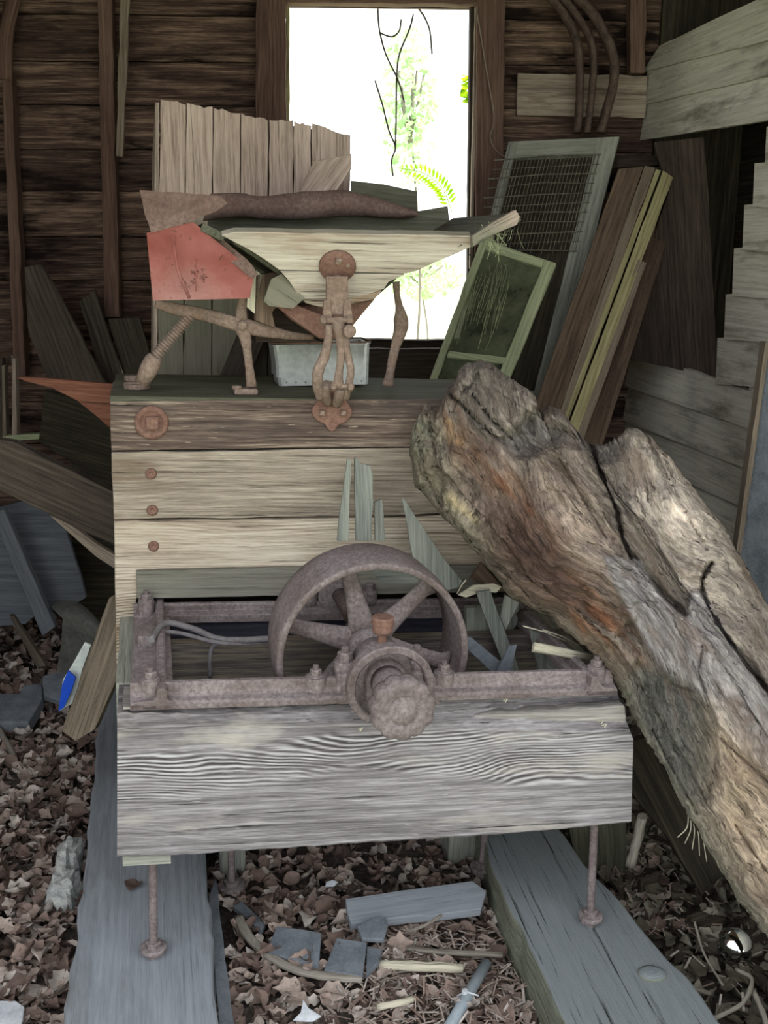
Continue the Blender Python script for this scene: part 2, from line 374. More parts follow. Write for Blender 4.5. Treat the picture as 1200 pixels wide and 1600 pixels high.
# ground
t = NT('shed_soil'); tc = t.n('ShaderNodeTexCoord').outputs['Object']; a_ = t.noise(tc, 6, 6, .7); b_ = t.noise(tc, 70, 5, .8)
c_ = t.mix(.5, t.ramp(a_, [(.35, (58, 50, 46)), (.65, (112, 102, 96))]), t.ramp(b_, [(.4, (44, 38, 34)), (.65, (138, 128, 118))]))
t.bump(b_, 1, .012); M['soil'] = t.fin(c_, .95)
M['grass'] = plain('sunlit_yard_grass', (178, 184, 150), (206, 210, 184), 2, .95)
# ================================================================== the shed
Z = V3((0, 0, 1))
def walls():
    # ground: a fine grid inside, coarse outside
    b = MB(); nx, ny = 90, 110
    vs = [V3((-2.2 + 4.6 * i / nx, 0.1 + 4.5 * j / ny, 0)) for j in range(ny + 1) for i in range(nx + 1)]
    for v in vs: v.z = gz(v.x, v.y)
    b.add(vs, [(j * (nx + 1) + i, j * (nx + 1) + i + 1, (j + 1) * (nx + 1) + i + 1, (j + 1) * (nx + 1) + i) for j in range(ny) for i in range(nx)], None, True)
    build(b, 'floor', M['soil'], kind='structure')
    b = MB(); b.add([(-40, -30, -.12), (40, -30, -.12), (40, 60, -.12), (-40, 60, -.12)], [(0, 1, 2, 3)])
    build(b, 'trim_yard_ground', M['grass'], kind='structure')
    # back wall: rough planks, window hole and a narrow light chink at the left corner
    x0, x1 = (bk(449, 200) - BO).dot(BX), (bk(742, 200) - BO).dot(BX); z0, z1 = bk(600, 531).z, bk(600, 10).z
    cx0, cx1 = (bk(17, 560) - BO).dot(BX), (bk(29, 560) - BO).dot(BX); cz0, cz1 = bk(23, 582).z, bk(23, 556).z
    holes = [(x0, x1, z0, z1), (cx0, cx1, cz0, cz1)]
    zs = [-.12]; r = random.Random(5)
    while zs[-1] < 2.85: zs.append(zs[-1] + .158 + r.random() * .028)
    b = MB()
    def plank(xa, xb, za, zb, off, jit=.0022):
        if xb - xa < .01 or zb - za < .008: return
        base = BO + BX * 0 - BN * off
        pts = [base + BX * xa + Z * (za - 0), base + BX * xb + Z * za, base + BX * xb + Z * zb, base + BX * xa + Z * zb]
        prism(b, pts, BN * .022, BX, jit, .06)
    for i in range(len(zs) - 1):
        off = r.uniform(-.004, .006); cuts = sorted(set([zs[i] + .003] + [z for h in holes for z in h[2:] if zs[i] + .003 < z < zs[i + 1] - .003] + [zs[i + 1] - .003]))
        for k in range(len(cuts) - 1):
            zm = (cuts[k] + cuts[k + 1]) / 2; xs = [-2.3]
            hs = sorted([h for h in holes if h[2] < zm < h[3]])
            for h in hs: plank(xs[-1], h[0], cuts[k], cuts[k + 1], off); xs.append(h[1])
            plank(xs[-1], 1.13, cuts[k], cuts[k + 1], off)
    # outer skin so no light comes between the planks
    for (xa, xb, za, zb) in ((-2.4, cx0, -.2, 2.9), (cx0, cx1, -.2, cz0), (cx0, cx1, cz1, 2.9), (cx1, x0, -.2, 2.9), (x0, x1, -.2, z0), (x0, x1, z1, 2.9), (x1, 3.0, -.2, 2.9)):
        base = BO + BN * .026
        prism(b, [base + BX * xa + Z * za, base + BX * xb + Z * za, base + BX * xb + Z * zb, base + BX * xa + Z * zb], BN * .02, BX)
    build(b, 'wall_back', M['wall'], kind='structure')
    # window casing
    wi = empty('window_1', BO + BX * ((x0 + x1) / 2) + Z * z0, None, None); wi['kind'] = 'structure'
    for nm, pts, th, mt_, off in (
        ('jamb', [(399, -40), (447, -40), (447, 470), (399, 470)], .06, 'stud', .085),
        ('jamb', [(746, -60), (790, -60), (784, 560), (742, 560)], .06, 'stud', .085),
        ('head', [(430, -50), (760, -50), (760, 6), (448, 4)], .07, 'stud', .08),
        ('sill', [(400, 531), (760, 531), (760, 562), (400, 562)], .07, 'junk', .12)):
        b = MB(); prism(b, [bk(x, y, off) for x, y in pts], BN * th, None, .003); build(b, nm, M[mt_], wi, bevel=.003)
    b = MB(); prism(b, [bk(447, 4, .03), bk(452, 4, .03), bk(452, 540, .03), bk(447, 540, .03)], BN * .05, Z, .001); build(b, 'casing_strip', M['cream'], wi)
    b = MB(); prism(b, [bk(735, 4, .02), bk(742, 4, .02), bk(737, 540, .02), bk(729, 540, .02)], BN * .05, Z, .001); build(b, 'casing_strip', M['junk'], wi)
    b = MB(); prism(b, [bk(743, 10, .06), bk(747, 10, .06), bk(738, 420, .06), bk(734, 420, .06)], BN * .03, Z, .001); build(b, 'casing_strip', M['pale'], wi)
    # left wall (seen only at the corner, shades the place), right outer wall, roof
    b = MB()
    for i in range(17):
        z = -.15 + .18 * i; prism(b, [V3((-1.72, 1.0, z)), V3((-1.72, 4.36, z)), V3((-1.72, 4.36, z + .174)), V3((-1.72, 1.0, z + .174))], V3((-.03, 0, 0)), V3((0, 1, 0)))
    prism(b, [V3((-1.76, 1.0, -.2)), V3((-1.76, 4.4, -.2)), V3((-1.76, 4.4, 2.85)), V3((-1.76, 1.0, 2.85))], V3((-.02, 0, 0)), V3((0, 1, 0)))
    build(b, 'wall_left', M['wall'], kind='structure')
    b = MB(); prism(b, [V3((2.75, 1.0, -.2)), V3((2.75, 4.7, -.2)), V3((2.75, 4.7, 2.85)), V3((2.75, 1.0, 2.85))], V3((.03, 0, 0)), V3((0, 1, 0)))
    build(b, 'wall_far_right', M['wall'], kind='structure')
    b = MB()
    for i in range(22): prism(b, [V3((-1.9, 1.0 + i * .17, 2.8)), V3((2.9, 1.0 + i * .17, 2.8)), V3((2.9, 1.165 + i * .17, 2.8)), V3((-1.9, 1.165 + i * .17, 2.8))], V3((0, 0, .03)), V3((1, 0, 0)))
    prism(b, [V3((-2, .98, 2.84)), V3((3, .98, 2.84)), V3((3, 4.8, 2.84)), V3((-2, 4.8, 2.84))], V3((0, 0, .02)), V3((1, 0, 0)))
    build(b, 'ceiling', M['stud'], kind='structure')
    # right wall: pale clapboards round a dark opening
    b = MB()
    def clap(pts, lap=.016):
        ys = [p[1] for p in pts]; ym = (min(ys) + max(ys)) / 2; q = []
        for k, (x, y) in enumerate(pts): q.append(rw(x, y, lap if k >= len(pts) / 2 else .0))
        prism(b, q, -RN * .024, RD, .0015, .08)
    # given top-left, top-right, bottom-right, bottom-left
    C = [((1030, 72), (1290, -52), (1290, 40), (1004, 112)), ((1003, 112), (1290, 38), (1290, 98), (994, 166)), ((994, 166), (1290, 97), (1290, 173), (985, 222)),
         ((985, 545), (1115, 592), (1290, 650), (1290, 712), (968, 600)), ((968, 600), (1290, 710), (1290, 782), (960, 652)), ((960, 652), (1290, 780), (1290, 850), (950, 700)),
         ((950, 700), (1290, 850), (1290, 925), (935, 752)), ((935, 752), (1290, 925), (1290, 1000), (920, 808)), ((920, 808), (1290, 1000), (1290, 1085), (910, 866)), ((910, 866), (1290, 1085), (1290, 1180), (900, 930)),
         ((900, 930), (1290, 1180), (1290, 1290), (890, 1010))]
    for c in C:
        q = [rw(x, y, (0 if i < len(c) - 2 else .016)) for i, (x, y) in enumerate(c)]
        prism(b, q, -RN * .024, RD, .0015, .08)
    for (xl, ya_, yb, k) in ((1195, 198, 258, 10), (1176, 255, 322, 12), (1160, 320, 390, 14), (1144, 388, 462, 16), (1131, 460, 530, 18), (1118, 528, 600, 20)):
        q = [rw(xl + 3, ya_, 0), rw(1290, ya_ - 10, 0), rw(1290, yb + 12, .018), rw(xl, yb, .018)]
        prism(b, q, -RN * .026, RD, .0015, .08)
    build(b, 'wall_right', M['clap'], kind='structure')
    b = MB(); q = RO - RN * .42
    prism(b, [q + Z * -.2, q + RD * 2.4 + Z * -.2, q + RD * 2.4 + Z * 2.6, q + Z * 2.6], -RN * .02, RD); build(b, 'wall_behind_opening', M['blackwood'], kind='structure')  # near-black colour stands in for the darkness inside the opening
    b = MB(); q = BO + BX * 1.14; prism(b, [q + Z * -.2, q + BX * 1.7 + Z * -.2, q + BX * 1.7 + Z * 2.85, q + Z * 2.85], BN * .02, Z); build(b, 'wall_back_right', M['blackwood'], kind='structure')  # back wall continued; the opening's shade is put into its colour
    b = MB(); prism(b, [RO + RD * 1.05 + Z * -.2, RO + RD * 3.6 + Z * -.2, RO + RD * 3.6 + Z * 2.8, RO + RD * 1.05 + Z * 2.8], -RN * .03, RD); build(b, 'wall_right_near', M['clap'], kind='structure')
walls()

# studs, on the back wall
def wallboard(name, pts, off, th, mat, label, cat, grain=None, jit=.003, group=None, bev=.003):
    b = MB(); prism(b, [bk(x, y, off) for x, y in pts], BN * th, grain, jit); return build(b, name, M[mat], None, label, cat, group, bevel=bev)
wallboard('wall_stud', [(151, -60), (173, -60), (187, 496), (163, 496)], .09, .06, 'stud', 'long vertical brown stud on the back wall beside the leaning thin stick', 'stud')
wallboard('leaning_stick', [(189, -60), (206, -60), (192, 246), (181, 244)], .14, .02, 'olive', 'thin splintery stick tapering down, right of the long brown stud', 'stick')
wallboard('corner_post', [(2, 112), (18, 112), (40, 590), (22, 590)], .12, .07, 'stud', 'narrow post in the left corner of the shed beside the chink of daylight', 'post')
b = MB(); tube(b, smooth_path([bk(34, -40, .12), bk(18, 10, .12), bk(9, 60, .12), bk(8, 125, .12)]), .03, 8, .5); build(b, 'bent_brace', M['stud'], None, 'curved brown brace above the narrow corner post at the left edge', 'brace')
wallboard('wall_stud', [(984, -60), (1011, -60), (1008, 114), (985, 114)], .09, .06, 'stud', 'short brown stud standing on the pale horizontal board, right of the bent bands', 'stud')
wallboard('wall_board', [(809, 114), (1012, 118), (1008, 184), (808, 180)], .05, .025, 'pale', 'pale whitewashed horizontal board across the back wall behind the bent bands', 'board')
for k, (pp, r_, lb) in enumerate((
    ([(838, -25), (880, 20), (902, 70), (906, 140), (902, 208)], .020, 'leftmost of the bent dark bands hanging in front of the pale board'),
    ([(856, -30), (900, 22), (926, 75), (925, 140), (917, 208)], .017, 'middle one of the bent dark bands hanging in front of the pale board'),
    ([(872, -30), (925, 20), (956, 80), (958, 130), (938, 208)], .022, 'rightmost and widest curving bent dark band over the pale board'))):
    b = MB(); tube(b, smooth_path([bk(x, y, .16 + .03 * k) for x, y in pp]), r_ * 1.6, 10, .5, rough=.2); build(b, 'bent_band', M['hose'], None, lb, 'band', 'bent bands hanging at the back wall')
b = MB(); tube(b, smooth_path([bk(x, y, .11) for x, y in ((746, 22), (757, 90), (772, 182), (766, 215), (778, 238), (792, 246))]), .0028, 6); build(b, 'loose_wire', M['pale'], None, 'thin pale wire drooping down the brown post right of the window', 'wire')

# ---------------- leaning boards at the left, behind the mill
def slab(name, pts, Y, th, mat, label, cat, grain=None, jit=.002, group=None, bev=.002, slope=0.0, yaw=0.0):
    """board face on an upright (or leaning) plane through depth Y; outline given on the face"""
    n = V3((-math.sin(yaw), math.cos(yaw) * math.cos(slope), math.sin(slope))); cxp = sum(p[0] for p in pts) / len(pts); cyp = sum(p[1] for p in pts) / len(pts)
    o = P(cxp, cyp, Y); b = MB(); g3 = None
    q = [onplane(x, y, o, n) for x, y in pts]
    if grain is not None: g3 = onplane(grain[2], grain[3], o, n) - onplane(grain[0], grain[1], o, n)
    prism(b, q, n * th, g3, jit); return build(b, name, M[mat], None, label, cat, group, bevel=bev)
slab('leaning_board', [(38, 418), (62, 413), (84, 445), (112, 498), (168, 605), (330, 950), (230, 950), (80, 605), (44, 520)], 4.05, .02, 'junk', 'wide dull brown board with a notched edge leaning against the back wall at far left', 'board', (60, 415, 130, 600))
slab('leaning_board', [(124, 470), (148, 452), (196, 600), (320, 960), (270, 960), (160, 600)], 4.2, .02, 'junk', 'narrow dim board leaning between the wide notched board and the long stud', 'board', (136, 460, 180, 600))
slab('leaning_board', [(168, 498), (218, 496), (250, 610), (350, 960), (300, 960), (200, 610)], 4.25, .02, 'junk', 'dim short board leaning under the foot of the long brown stud', 'board', (190, 496, 225, 610))
slab('dark_leaning_panel', [(70, 610), (172, 640), (178, 800), (150, 860), (110, 720), (60, 690)], 3.9, .03, 'blackwood', 'dark panel behind the orange-brown board at left', 'panel', (70, 610, 170, 640))
slab('curved_board', [(24, 589), (172, 600), (192, 602), (192, 688), (174, 671), (150, 650), (120, 626), (80, 606), (40, 596)], 2.62, .02, 'orange', 'orange-brown board with a curved lower edge, left of the mill top', 'board', (24, 589, 172, 600))
slab('leaning_plank', [(-60, 680), (20, 690), (176, 768), (186, 856), (-10, 762), (-70, 735)], 2.75, .035, 'junk', 'broad dull brown plank lying aslant at left of the mill', 'plank', (0, 690, 176, 768))
slab('leaning_lath', [(78, 806), (96, 812), (180, 868), (380, 1020), (360, 1035), (184, 892), (150, 870)], 2.95, .02, 'pale', 'thin dull pale lath under the broad aslant brown plank', 'lath', (78, 806, 184, 880), slope=.1)
slab('painted_panel', [(-60, 805), (38, 782), (96, 808), (126, 900), (134, 934), (118, 944), (70, 948), (40, 975), (-60, 985)], 3.45, .02, 'junk_grey', 'large blue-grey painted panel standing on the leaves at far left', 'panel', (0, 850, 100, 850))
slab('leaning_lath', [(-14, 800), (6, 796), (86, 980), (66, 994)], 3.3, .03, 'junk_grey', 'long grey lath leaning across the blue-grey painted panel', 'lath', (0, 800, 70, 965))
slab('back_plank', [(110, 800), (182, 800), (190, 1000), (120, 960)], 3.7, .03, 'blackwood', 'dark plank in the shade beyond the blue-grey panel, left of the mill', 'plank', (110, 830, 180, 830))
slab('leaning_post', [(170, 935), (200, 915), (204, 1010), (148, 1140), (118, 1158), (96, 1142)], 2.5, .045, 'olive', 'square olive-brown post leaning against the left side of the mill', 'post', (180, 940, 110, 1150), slope=-.25)
slab('white_blue_sheet', [(132, 1004), (142, 1008), (138, 1020), (112, 1100), (92, 1112), (98, 1062), (112, 1040)], 2.62, .008, 'paper', 'creased white plastic sheet behind the leaning olive-brown post', 'sheet', bev=.001)
slab('blue_sheet', [(106, 1048), (118, 1059), (112, 1078), (100, 1106), (91, 1112), (94, 1090), (97, 1070)], 2.59, .008, 'blue', 'bright blue plastic piece below the creased white sheet', 'sheet', bev=.001)
slab('blue_sheet', [(160, 1054), (184, 1035), (186, 1060), (164, 1076), (154, 1070)], 2.66, .01, 'blue', 'small dull blue piece between the leaning post and the mill', 'sheet', bev=.001)
# curled grey sheet metal
b = MB(); rows = []
for i in range(15):
    f = i / 14
    a = P(78 + 80 * f, 947 + 28 * f * f - 14 * math.sin(f * 3.1), 3.35 - .1 * f); c = P(98 + 62 * f, 966 + 20 * f, 3.2 - .1 * f); d = P(88 + 66 * f, 1052 - 4 * f, 3.28 - .1 * f)
    rows.append([a, (a + c) / 2 + V3((0, -.03, .02)), c, (c + d) / 2 + V3((0, .02, 0)), d])
vs = [p for r_ in rows for p in r_] ; n = len(vs); vs += [p + V3((0, .004, -.003)) for p in vs]
fs = [(i * 5 + j, i * 5 + j + 1, (i + 1) * 5 + j + 1, (i + 1) * 5 + j) for i in range(14) for j in range(4)]
b.add(vs, fs + [tuple(n + k for k in reversed(f)) for f in fs], None, True); build(b, 'curled_sheet_metal', M['greymetal'], None, 'curled dull grey metal sheet standing in the leaves at left', 'sheet metal')
# daylight sash in the corner
sash = empty('window_sash', P(30, 690, 3.95), 'broken pale window sash standing in the left corner under the daylight chink', 'window sash')
for pts, m_, nm in (([(18, 560), (24, 560), (26, 680), (19, 682)], 'pale', 'stile'), ([(2, 572), (7, 570), (10, 684), (4, 686)], 'olive', 'stile'), ([(4, 681), (64, 678), (65, 686), (6, 690)], 'screenwood', 'rail'), ([(0, 560), (3, 560), (4, 690), (0, 690)], 'junk', 'stile')):
    o = P(30, 640, 3.95); b = MB(); prism(b, [onplane(x, y, o, V3((0, 1, 0))) for x, y in pts], V3((0, .04, 0)), None, .001); build(b, nm, M[m_], sash, bevel=.002)

# ---------------- vertical-board panel standing behind the mill
pn = V3((-math.sin(R(6)), math.cos(R(6)), 0)); po = P(400, 400, 3.12)
panel = empty('board_panel', po - Z * po.z, 'tall weathered panel of vertical boards with a jagged top edge behind the hopper', 'panel')
bx = [(250, 242), (291, 283), (333, 330), (376, 373), (420, 418), (459, 456), (487, 484), (548, 547)]
tops = [(157, 161), (163, 169), (170, 176), (178, 187), (186, 190), (190, 194), (194, 211)]
for i in range(7):
    xa, xb = bx[i][0], bx[i + 1][0]; ba, bb = bx[i][1] - 1.4, bx[i + 1][1] - 2.8
    tp = tops[i]; n_ = 7; top = []
    for k in range(n_):
        f = k / (n_ - 1); top.append((xa + .7 + (xb - xa - 1.4) * f, tp[0] + (tp[1] - tp[0]) * f + random.uniform(-2.5, 2.5)))
    off = random.uniform(-.004, .004)
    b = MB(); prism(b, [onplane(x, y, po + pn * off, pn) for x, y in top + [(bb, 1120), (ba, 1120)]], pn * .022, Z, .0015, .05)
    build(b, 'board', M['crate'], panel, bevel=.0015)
b = MB(); prism(b, [onplane(x, y, po + pn * .0265, pn) for x, y in ((252, 168), (376, 184), (480, 200), (545, 218), (545, 1110), (242, 1110))], pn * .004, Z, .001); build(b, 'added_backing', M['dark'], panel)  # added behind the boards so no light shows through the gaps
for yy in (330, 560):
    b = MB(); prism(b, [onplane(x, y, po + pn * .03, pn) for x, y in ((244, yy), (546, yy), (546, yy + 30), (244, yy + 30))], pn * .03, V3((1, 0, 0)), .002); build(b, 'batten', M['junk'], panel)
b = MB(); prism(b, [onplane(249, 160, po, pn), onplane(241, 1110, po, pn), onplane(232, 1110, po, pn) + pn * .12, onplane(237, 245, po, pn) + pn * .12], V3((-.012, 0, 0)), Z, .002); build(b, 'side_board', M['pale'], panel)
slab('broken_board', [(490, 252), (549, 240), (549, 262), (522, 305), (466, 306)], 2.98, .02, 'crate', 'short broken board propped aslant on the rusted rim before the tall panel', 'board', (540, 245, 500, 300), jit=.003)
slab('dark_board', [(548, 282), (600, 288), (652, 299), (652, 350), (548, 350)], 3.02, .025, 'green', 'dull green-grey board end beside the tall panel, in front of the window', 'board', (548, 300, 650, 310))
slab('leaning_brace', [(392, 470), (428, 490), (370, 640), (300, 1130), (250, 1130), (322, 640)], 3.0, .03, 'junk', 'brown board leaning to the right behind the two-legged lever stand', 'board', (400, 480, 340, 630))
slab('leaning_brace', [(430, 500), (500, 520), (470, 640), (420, 1130), (370, 1130), (420, 640)], 3.05, .03, 'blackwood', 'dark board leaning behind the galvanised tin box', 'board', (450, 500, 440, 640))
slab('low_wall_board', [(548, 545), (720, 545), (720, 600), (548, 600)], 3.9, .04, 'junk', 'mossy brown beam below the window, seen between tin box and screen', 'beam', (548, 545, 720, 545))

# ---------------- screens and frames stacked at the right
def frame_thing(name, c4, Y4, wpx, th, mat, label, cat, group=None, cross=None, infill=None, wmul=(1, 1, 1, 1)):
    """c4 TL TR BR BL outline of a framed panel, Y4 depth at each; makes stiles, rails and infill"""
    A = [P(x, y, Y) for (x, y), Y in zip(c4, Y4)]
    n = (A[1] - A[0]).cross(A[3] - A[0]).normalized()
    if n.y < 0: n = -n
    root = empty(name, (A[2] + A[3]) / 2, label, cat, group)
    def pt(s, t): return A[0].lerp(A[1], s).lerp(A[3].lerp(A[2], s), t)
    ws = wpx / (A[1] - A[0]).length; wt = wpx / (A[3] - A[0]).length
    def piece(nm, s0, s1, t0, t1, g, m_=mat):
        b = MB(); prism(b, [pt(s0, t0), pt(s1, t0), pt(s1, t1), pt(s0, t1)], n * th, g, .0015, .06); return build(b, nm, M[m_], root, bevel=.002)
    gx, gy = A[1] - A[0], A[3] - A[0]
    piece('stile', 0, ws * wmul[0], 0, 1, gy); piece('stile', 1 - ws * wmul[1], 1, 0, 1, gy)
    piece('rail', ws * wmul[0], 1 - ws * wmul[1], 0, wt * wmul[2], gx); piece('rail', ws * wmul[0], 1 - ws * wmul[1], 1 - wt * wmul[3], 1, gx)
    if cross: piece('crossbar', ws, 1 - ws, cross, cross + wt * .8, gx)
    return root, pt, n, ws, wt
# big wire-netted panel
Ywm = (4.2, 4.12, 3.72, 3.8)
rt, pt, n, ws, wt = frame_thing('netted_screen', [(795, 221), (968, 213), (862, 640), (690, 640)], Ywm, .075, .03, 'post', 'large grey frame covered with rusty wire netting, leaning behind the small screen', 'screen', wmul=(.5, 1.1, 1, 1))
b = MB(); prism(b, [pt(.03, .05), pt(.92, .05), pt(.92, .98), pt(.03, .98)], n * .012, None); bb = [p + n * .014 for p in b.v]; b.v = bb; build(b, 'backing_board', M['blackwood'], rt)
b = MB()
for k in range(26):
    s = .02 + .84 * k / 25; tube(b, [pt(s, .07) - n * .006, pt(s + .004 * math.sin(k), .25) - n * .012, pt(s, .42 + .02 * math.sin(k * 2.1)) - n * .006], .0017, 4, cap=False)
for k in range(11):
    t_ = .07 + .036 * k; tube(b, [pt(-.09 + .02 * math.sin(k * 3), t_ + .004) - n * .006, pt(.4, t_ + .006 * math.sin(k * 1.7)) - n * .014, pt(.88, t_) - n * .006],   .0026 if k % 2 == 0 else .0016, 4, cap=False)
build(b, 'wire_netting', M['wire'], rt)
# small pale green screen
rt, pt, n, ws, wt = frame_thing('window_screen', [(752, 372), (869, 411), (772, 650), (650, 650)], (3.72, 3.62, 3.28, 3.38), .032, .022, 'screenwood', 'pale green framed window screen with torn dark cloth leaning below the window', 'screen', cross=.64, wmul=(.8, 1.3, 1.2, 1))
b = MB(); m_ = 12; q = [pt(.04 + .92 * i / m_, .03 + .94 * j / m_) + n * (.010 + .004 * noise.noise(V3((i, j, 3)) * .5)) for j in range(m_ + 1) for i in range(m_ + 1)]
nn = len(q); q2 = [p + n * .001 for p in q]; fs = [(j * 13 + i, j * 13 + i + 1, (j + 1) * 13 + i + 1, (j + 1) * 13 + i) for j in range(m_) for i in range(m_)]
b.add(q + q2, fs + [tuple(nn + k for k in reversed(f)) for f in fs], None, True); build(b, 'screen_cloth', M['cloth'], rt)
b = MB(); r = random.Random(3)
for k in range(46):
    s, t_ = r.uniform(.0, .55), r.uniform(.1, .35); L = r.uniform(.12, .3)
    p = pt(s, t_) - n * .004; q = pt(s + r.uniform(-.02, .06) + .04, t_ + L) - n * .004; mdl = (p + q) / 2 - n * .012 + V3((r.uniform(-.006, .012), 0, 0))
    tube(b, smooth_path([p, mdl, q], 3), .0007, 3, cap=False)
build(b, 'torn_threads', M['web'], rt)
# thin frames seen edge-on: each leans with its own slant
def edgeboard(top, bot, Yt, Yb, wd, mat, label, group='frames stacked on edge at the right wall', name='stacked_frame', depth=.16):
    (xa, ya_), (xb, yb_) = top; (xc, yc), (xd, yd) = bot
    A, B_, D_, C_ = P(xa, ya_, Yt), P(xb, yb_, Yt + .01), P(xd, yd, Yb + .01), P(xc, yc, Yb)
    root = empty(name, (C_ + D_) / 2, label, 'frame', group)
    ext = ((A - CAM).normalized() + V3((.0, 0, .02))).normalized() * depth; g = C_ - A
    b = MB(); prism(b, [A, B_, D_, C_], ext * .22, g, .0015, .06); build(b, 'stile', M[mat], root, bevel=.002)
    b = MB(); a1, b1, d1, c1 = [p + ext * .22 + (q_ - p) * .25 for p, q_ in ((A, B_), (B_, A), (D_, C_), (C_, D_))]
    prism(b, [a1, b1, d1, c1], ext * .78, g, .001, .08); build(b, 'panel', M['dark'], root)
    return root
edgeboard(((966, 264), (1006, 260)), ((812, 700), (852, 706)), 3.98, 3.50, .03, 'stack', 'leftmost and widest brown frame of the slanting stack, right of the netted screen')
edgeboard(((1007, 259), (1024, 262)), ((853, 704), (862, 706)), 4.00, 3.53, .03, 'olive', 'weathered grey frame right of the widest brown frame in the stack')
edgeboard(((1025, 264), (1033, 266)), ((860, 704), (870, 706)), 4.02, 3.55, .03, 'cream', 'thin cream edge squeezed left of the broad cream frame')
edgeboard(((1036, 266), (1052, 277)), ((873, 706), (890, 708)), 4.00, 3.54, .03, 'cream', 'broad cream yellow painted frame in the middle of the slanting stack')
edgeboard(((997, 405), (1010, 411)), ((882, 704), (905, 708)), 3.86, 3.56, .03, 'olive', 'short grey frame whose top ends halfway up the stack', depth=.08)
edgeboard(((1051, 243), (1084, 246)), ((905, 706), (937, 710)), 4.16, 3.66, .03, 'stack', 'rightmost tall brown frame of the slanting stack')
slab('frame_rail', [(966, 245), (1060, 243), (1062, 256), (964, 262)], 4.16, .1, 'dark', 'dark top rail lying behind the heads of the slanting stack', 'rail', (966, 250, 1060, 248))
slab('dark_panel', [(1022, 222), (1100, 214), (1108, 330), (1122, 592), (985, 560), (960, 640), (930, 640), (1045, 300)], 4.02, .02, 'dark', 'dark brown panel leaning in the black opening of the right wall', 'panel', (1090, 220, 1110, 590), slope=0)  # solid wooden panel propped in the wall opening
b = MB(); prism(b, [P(1206, 520, 2.9), P(1208, 1010, 2.9), P(1146, 890, 2.98), P(1153, 860, 2.98)], V3((.02, .02, 0)), Z, .001)
b2 = MB(); prism(b2, [P(1203, 535, 2.86), P(1330, 535, 2.7), P(1330, 1050, 2.7), P(1150, 905, 2.9), P(1157, 860, 2.9)], V3((0.01, .03, 0)), Z, .001)
dr = build(b2, 'grey_panel', M['slate'], None, 'smooth grey-green panel standing at the right edge behind the log', 'panel')  # solid upright panel
b = MB(); prism(b, [P(1196, 535, 2.85), P(1203, 535, 2.85), P(1158, 866, 2.88), P(1151, 860, 2.88)], V3((0, .04, 0)), None, .0008); build(b, 'edge_strip', M['olive'], dr)
# ================================================================== the grist mill
mill = empty('grist_mill', ml(.55, .3, -.24), 'weathered wooden grist mill with rusty pulley, iron base frame and bleached hopper', 'grist mill',
             mat3=Matrix((U, NP, W)).transposed())
LEN = .0
u1 = loc(mp(986, 1215, 0))[0]; TOPW = loc(mp(430, 625, .55))[2]
def part(b, name, mat, parent=None, label=None, **k): return build(b, name, M[mat], parent or mill, label, **k)
def vp(pts, v, th, name, mat, grain=U, jit=.0015, parent=None, label=None, bev=.002, step=.05):
    b = MB(); prism(b, [mp(x, y, v) for x, y in pts], VV * th, grain, jit, step); return part(b, name, mat, parent, label, bevel=bev)
# front beam: lofted, eroded top edge
b = MB(); nu, prof = 60, None
topY = lerps([1119, 1122, 1124, 1128, 1134, 1140, 1143], nu + 1); botY = lerps([1342, 1338, 1331, 1325, 1318, 1312, 1306, 1297, 1287], nu + 1)
vs, gc = [], []
for i in range(nu + 1):
    x = 183 + (986 - 183) * i / nu; e = random.uniform(-1, 1) if 0 < i < nu else 0
    tw = mp(x, topY[i] + e * 1.2, 0); bw = mp(x, botY[i] + e * .8, 0); ut, _, wt_ = loc(tw); ub, _, wb = loc(bw)
    zt = .318 + .004 * noise.noise(V3((i * .4, 2, 0)))
    er = .022 + .075 * (i / nu) ** 1.5 + .016 * noise.noise(V3((i * .3, 0, 5))) + .008 * noise.noise(V3((i * 1.3, 0, 9)))
    pr = [(0.006, wb), (0, wb + .006), (0, wb + .1), (0, wb + .2), (0, wt_ - .004), (er * .45, wt_ + (zt - wt_) * .3 + .003 * noise.noise(V3((i * .8, 4, 0)))), (er, zt - .008), (er + .02, zt - .002), (.14, zt), (.14, wb)]
    for k, (v, w) in enumerate(pr): p = ml(ut + (ub - ut) * (1 if k < 2 or k == 9 else (.66 if k == 2 else .33 if k == 3 else 0)), v, w); vs.append(p); gc.append((ut + 3, w, v * .5))
m_ = 10; fs = [(i * m_ + k, (i + 1) * m_ + k, (i + 1) * m_ + (k + 1) % m_, i * m_ + (k + 1) % m_) for i in range(nu) for k in range(m_)]
fs = [tuple(reversed(f)) for f in fs] + [tuple(range(m_)), tuple(nu * m_ + k for k in reversed(range(m_)))]
b.add(vs, fs, gc); fb = part(b, 'front_beam', 'beam')
# split pale layer on the beam top
b = MB(); r = random.Random(9)
def topslab(x0, x1, v0, v1, dz, mat, name='split_layer'):
    b = MB(); n_ = max(3, int((x1 - x0) / 22)); a = []
    ua, ub = loc(mt(x0, 1112, .32))[0], loc(mt(x1, 1112, .32))[0]
    q = [ml(ua + (ub - ua) * k / n_, v0 + r.uniform(-.006, .006), .316) for k in range(n_ + 1)] + [ml(ub - (ub - ua) * k / n_, v1, .316) for k in range(n_ + 1)]
    prism(b, q, W * dz, U, .002, .03); return part(b, name, mat, fb)
topslab(192, 520, .022, .12, .006, 'beamtop'); vp([(740, 1118), (800, 1114), (870, 1110), (925, 1106), (977, 1102), (980, 1141), (860, 1142), (742, 1137)], .022, .03, 'split_layer', 'beamtop', jit=.003, parent=fb, bev=.004, step=.02)
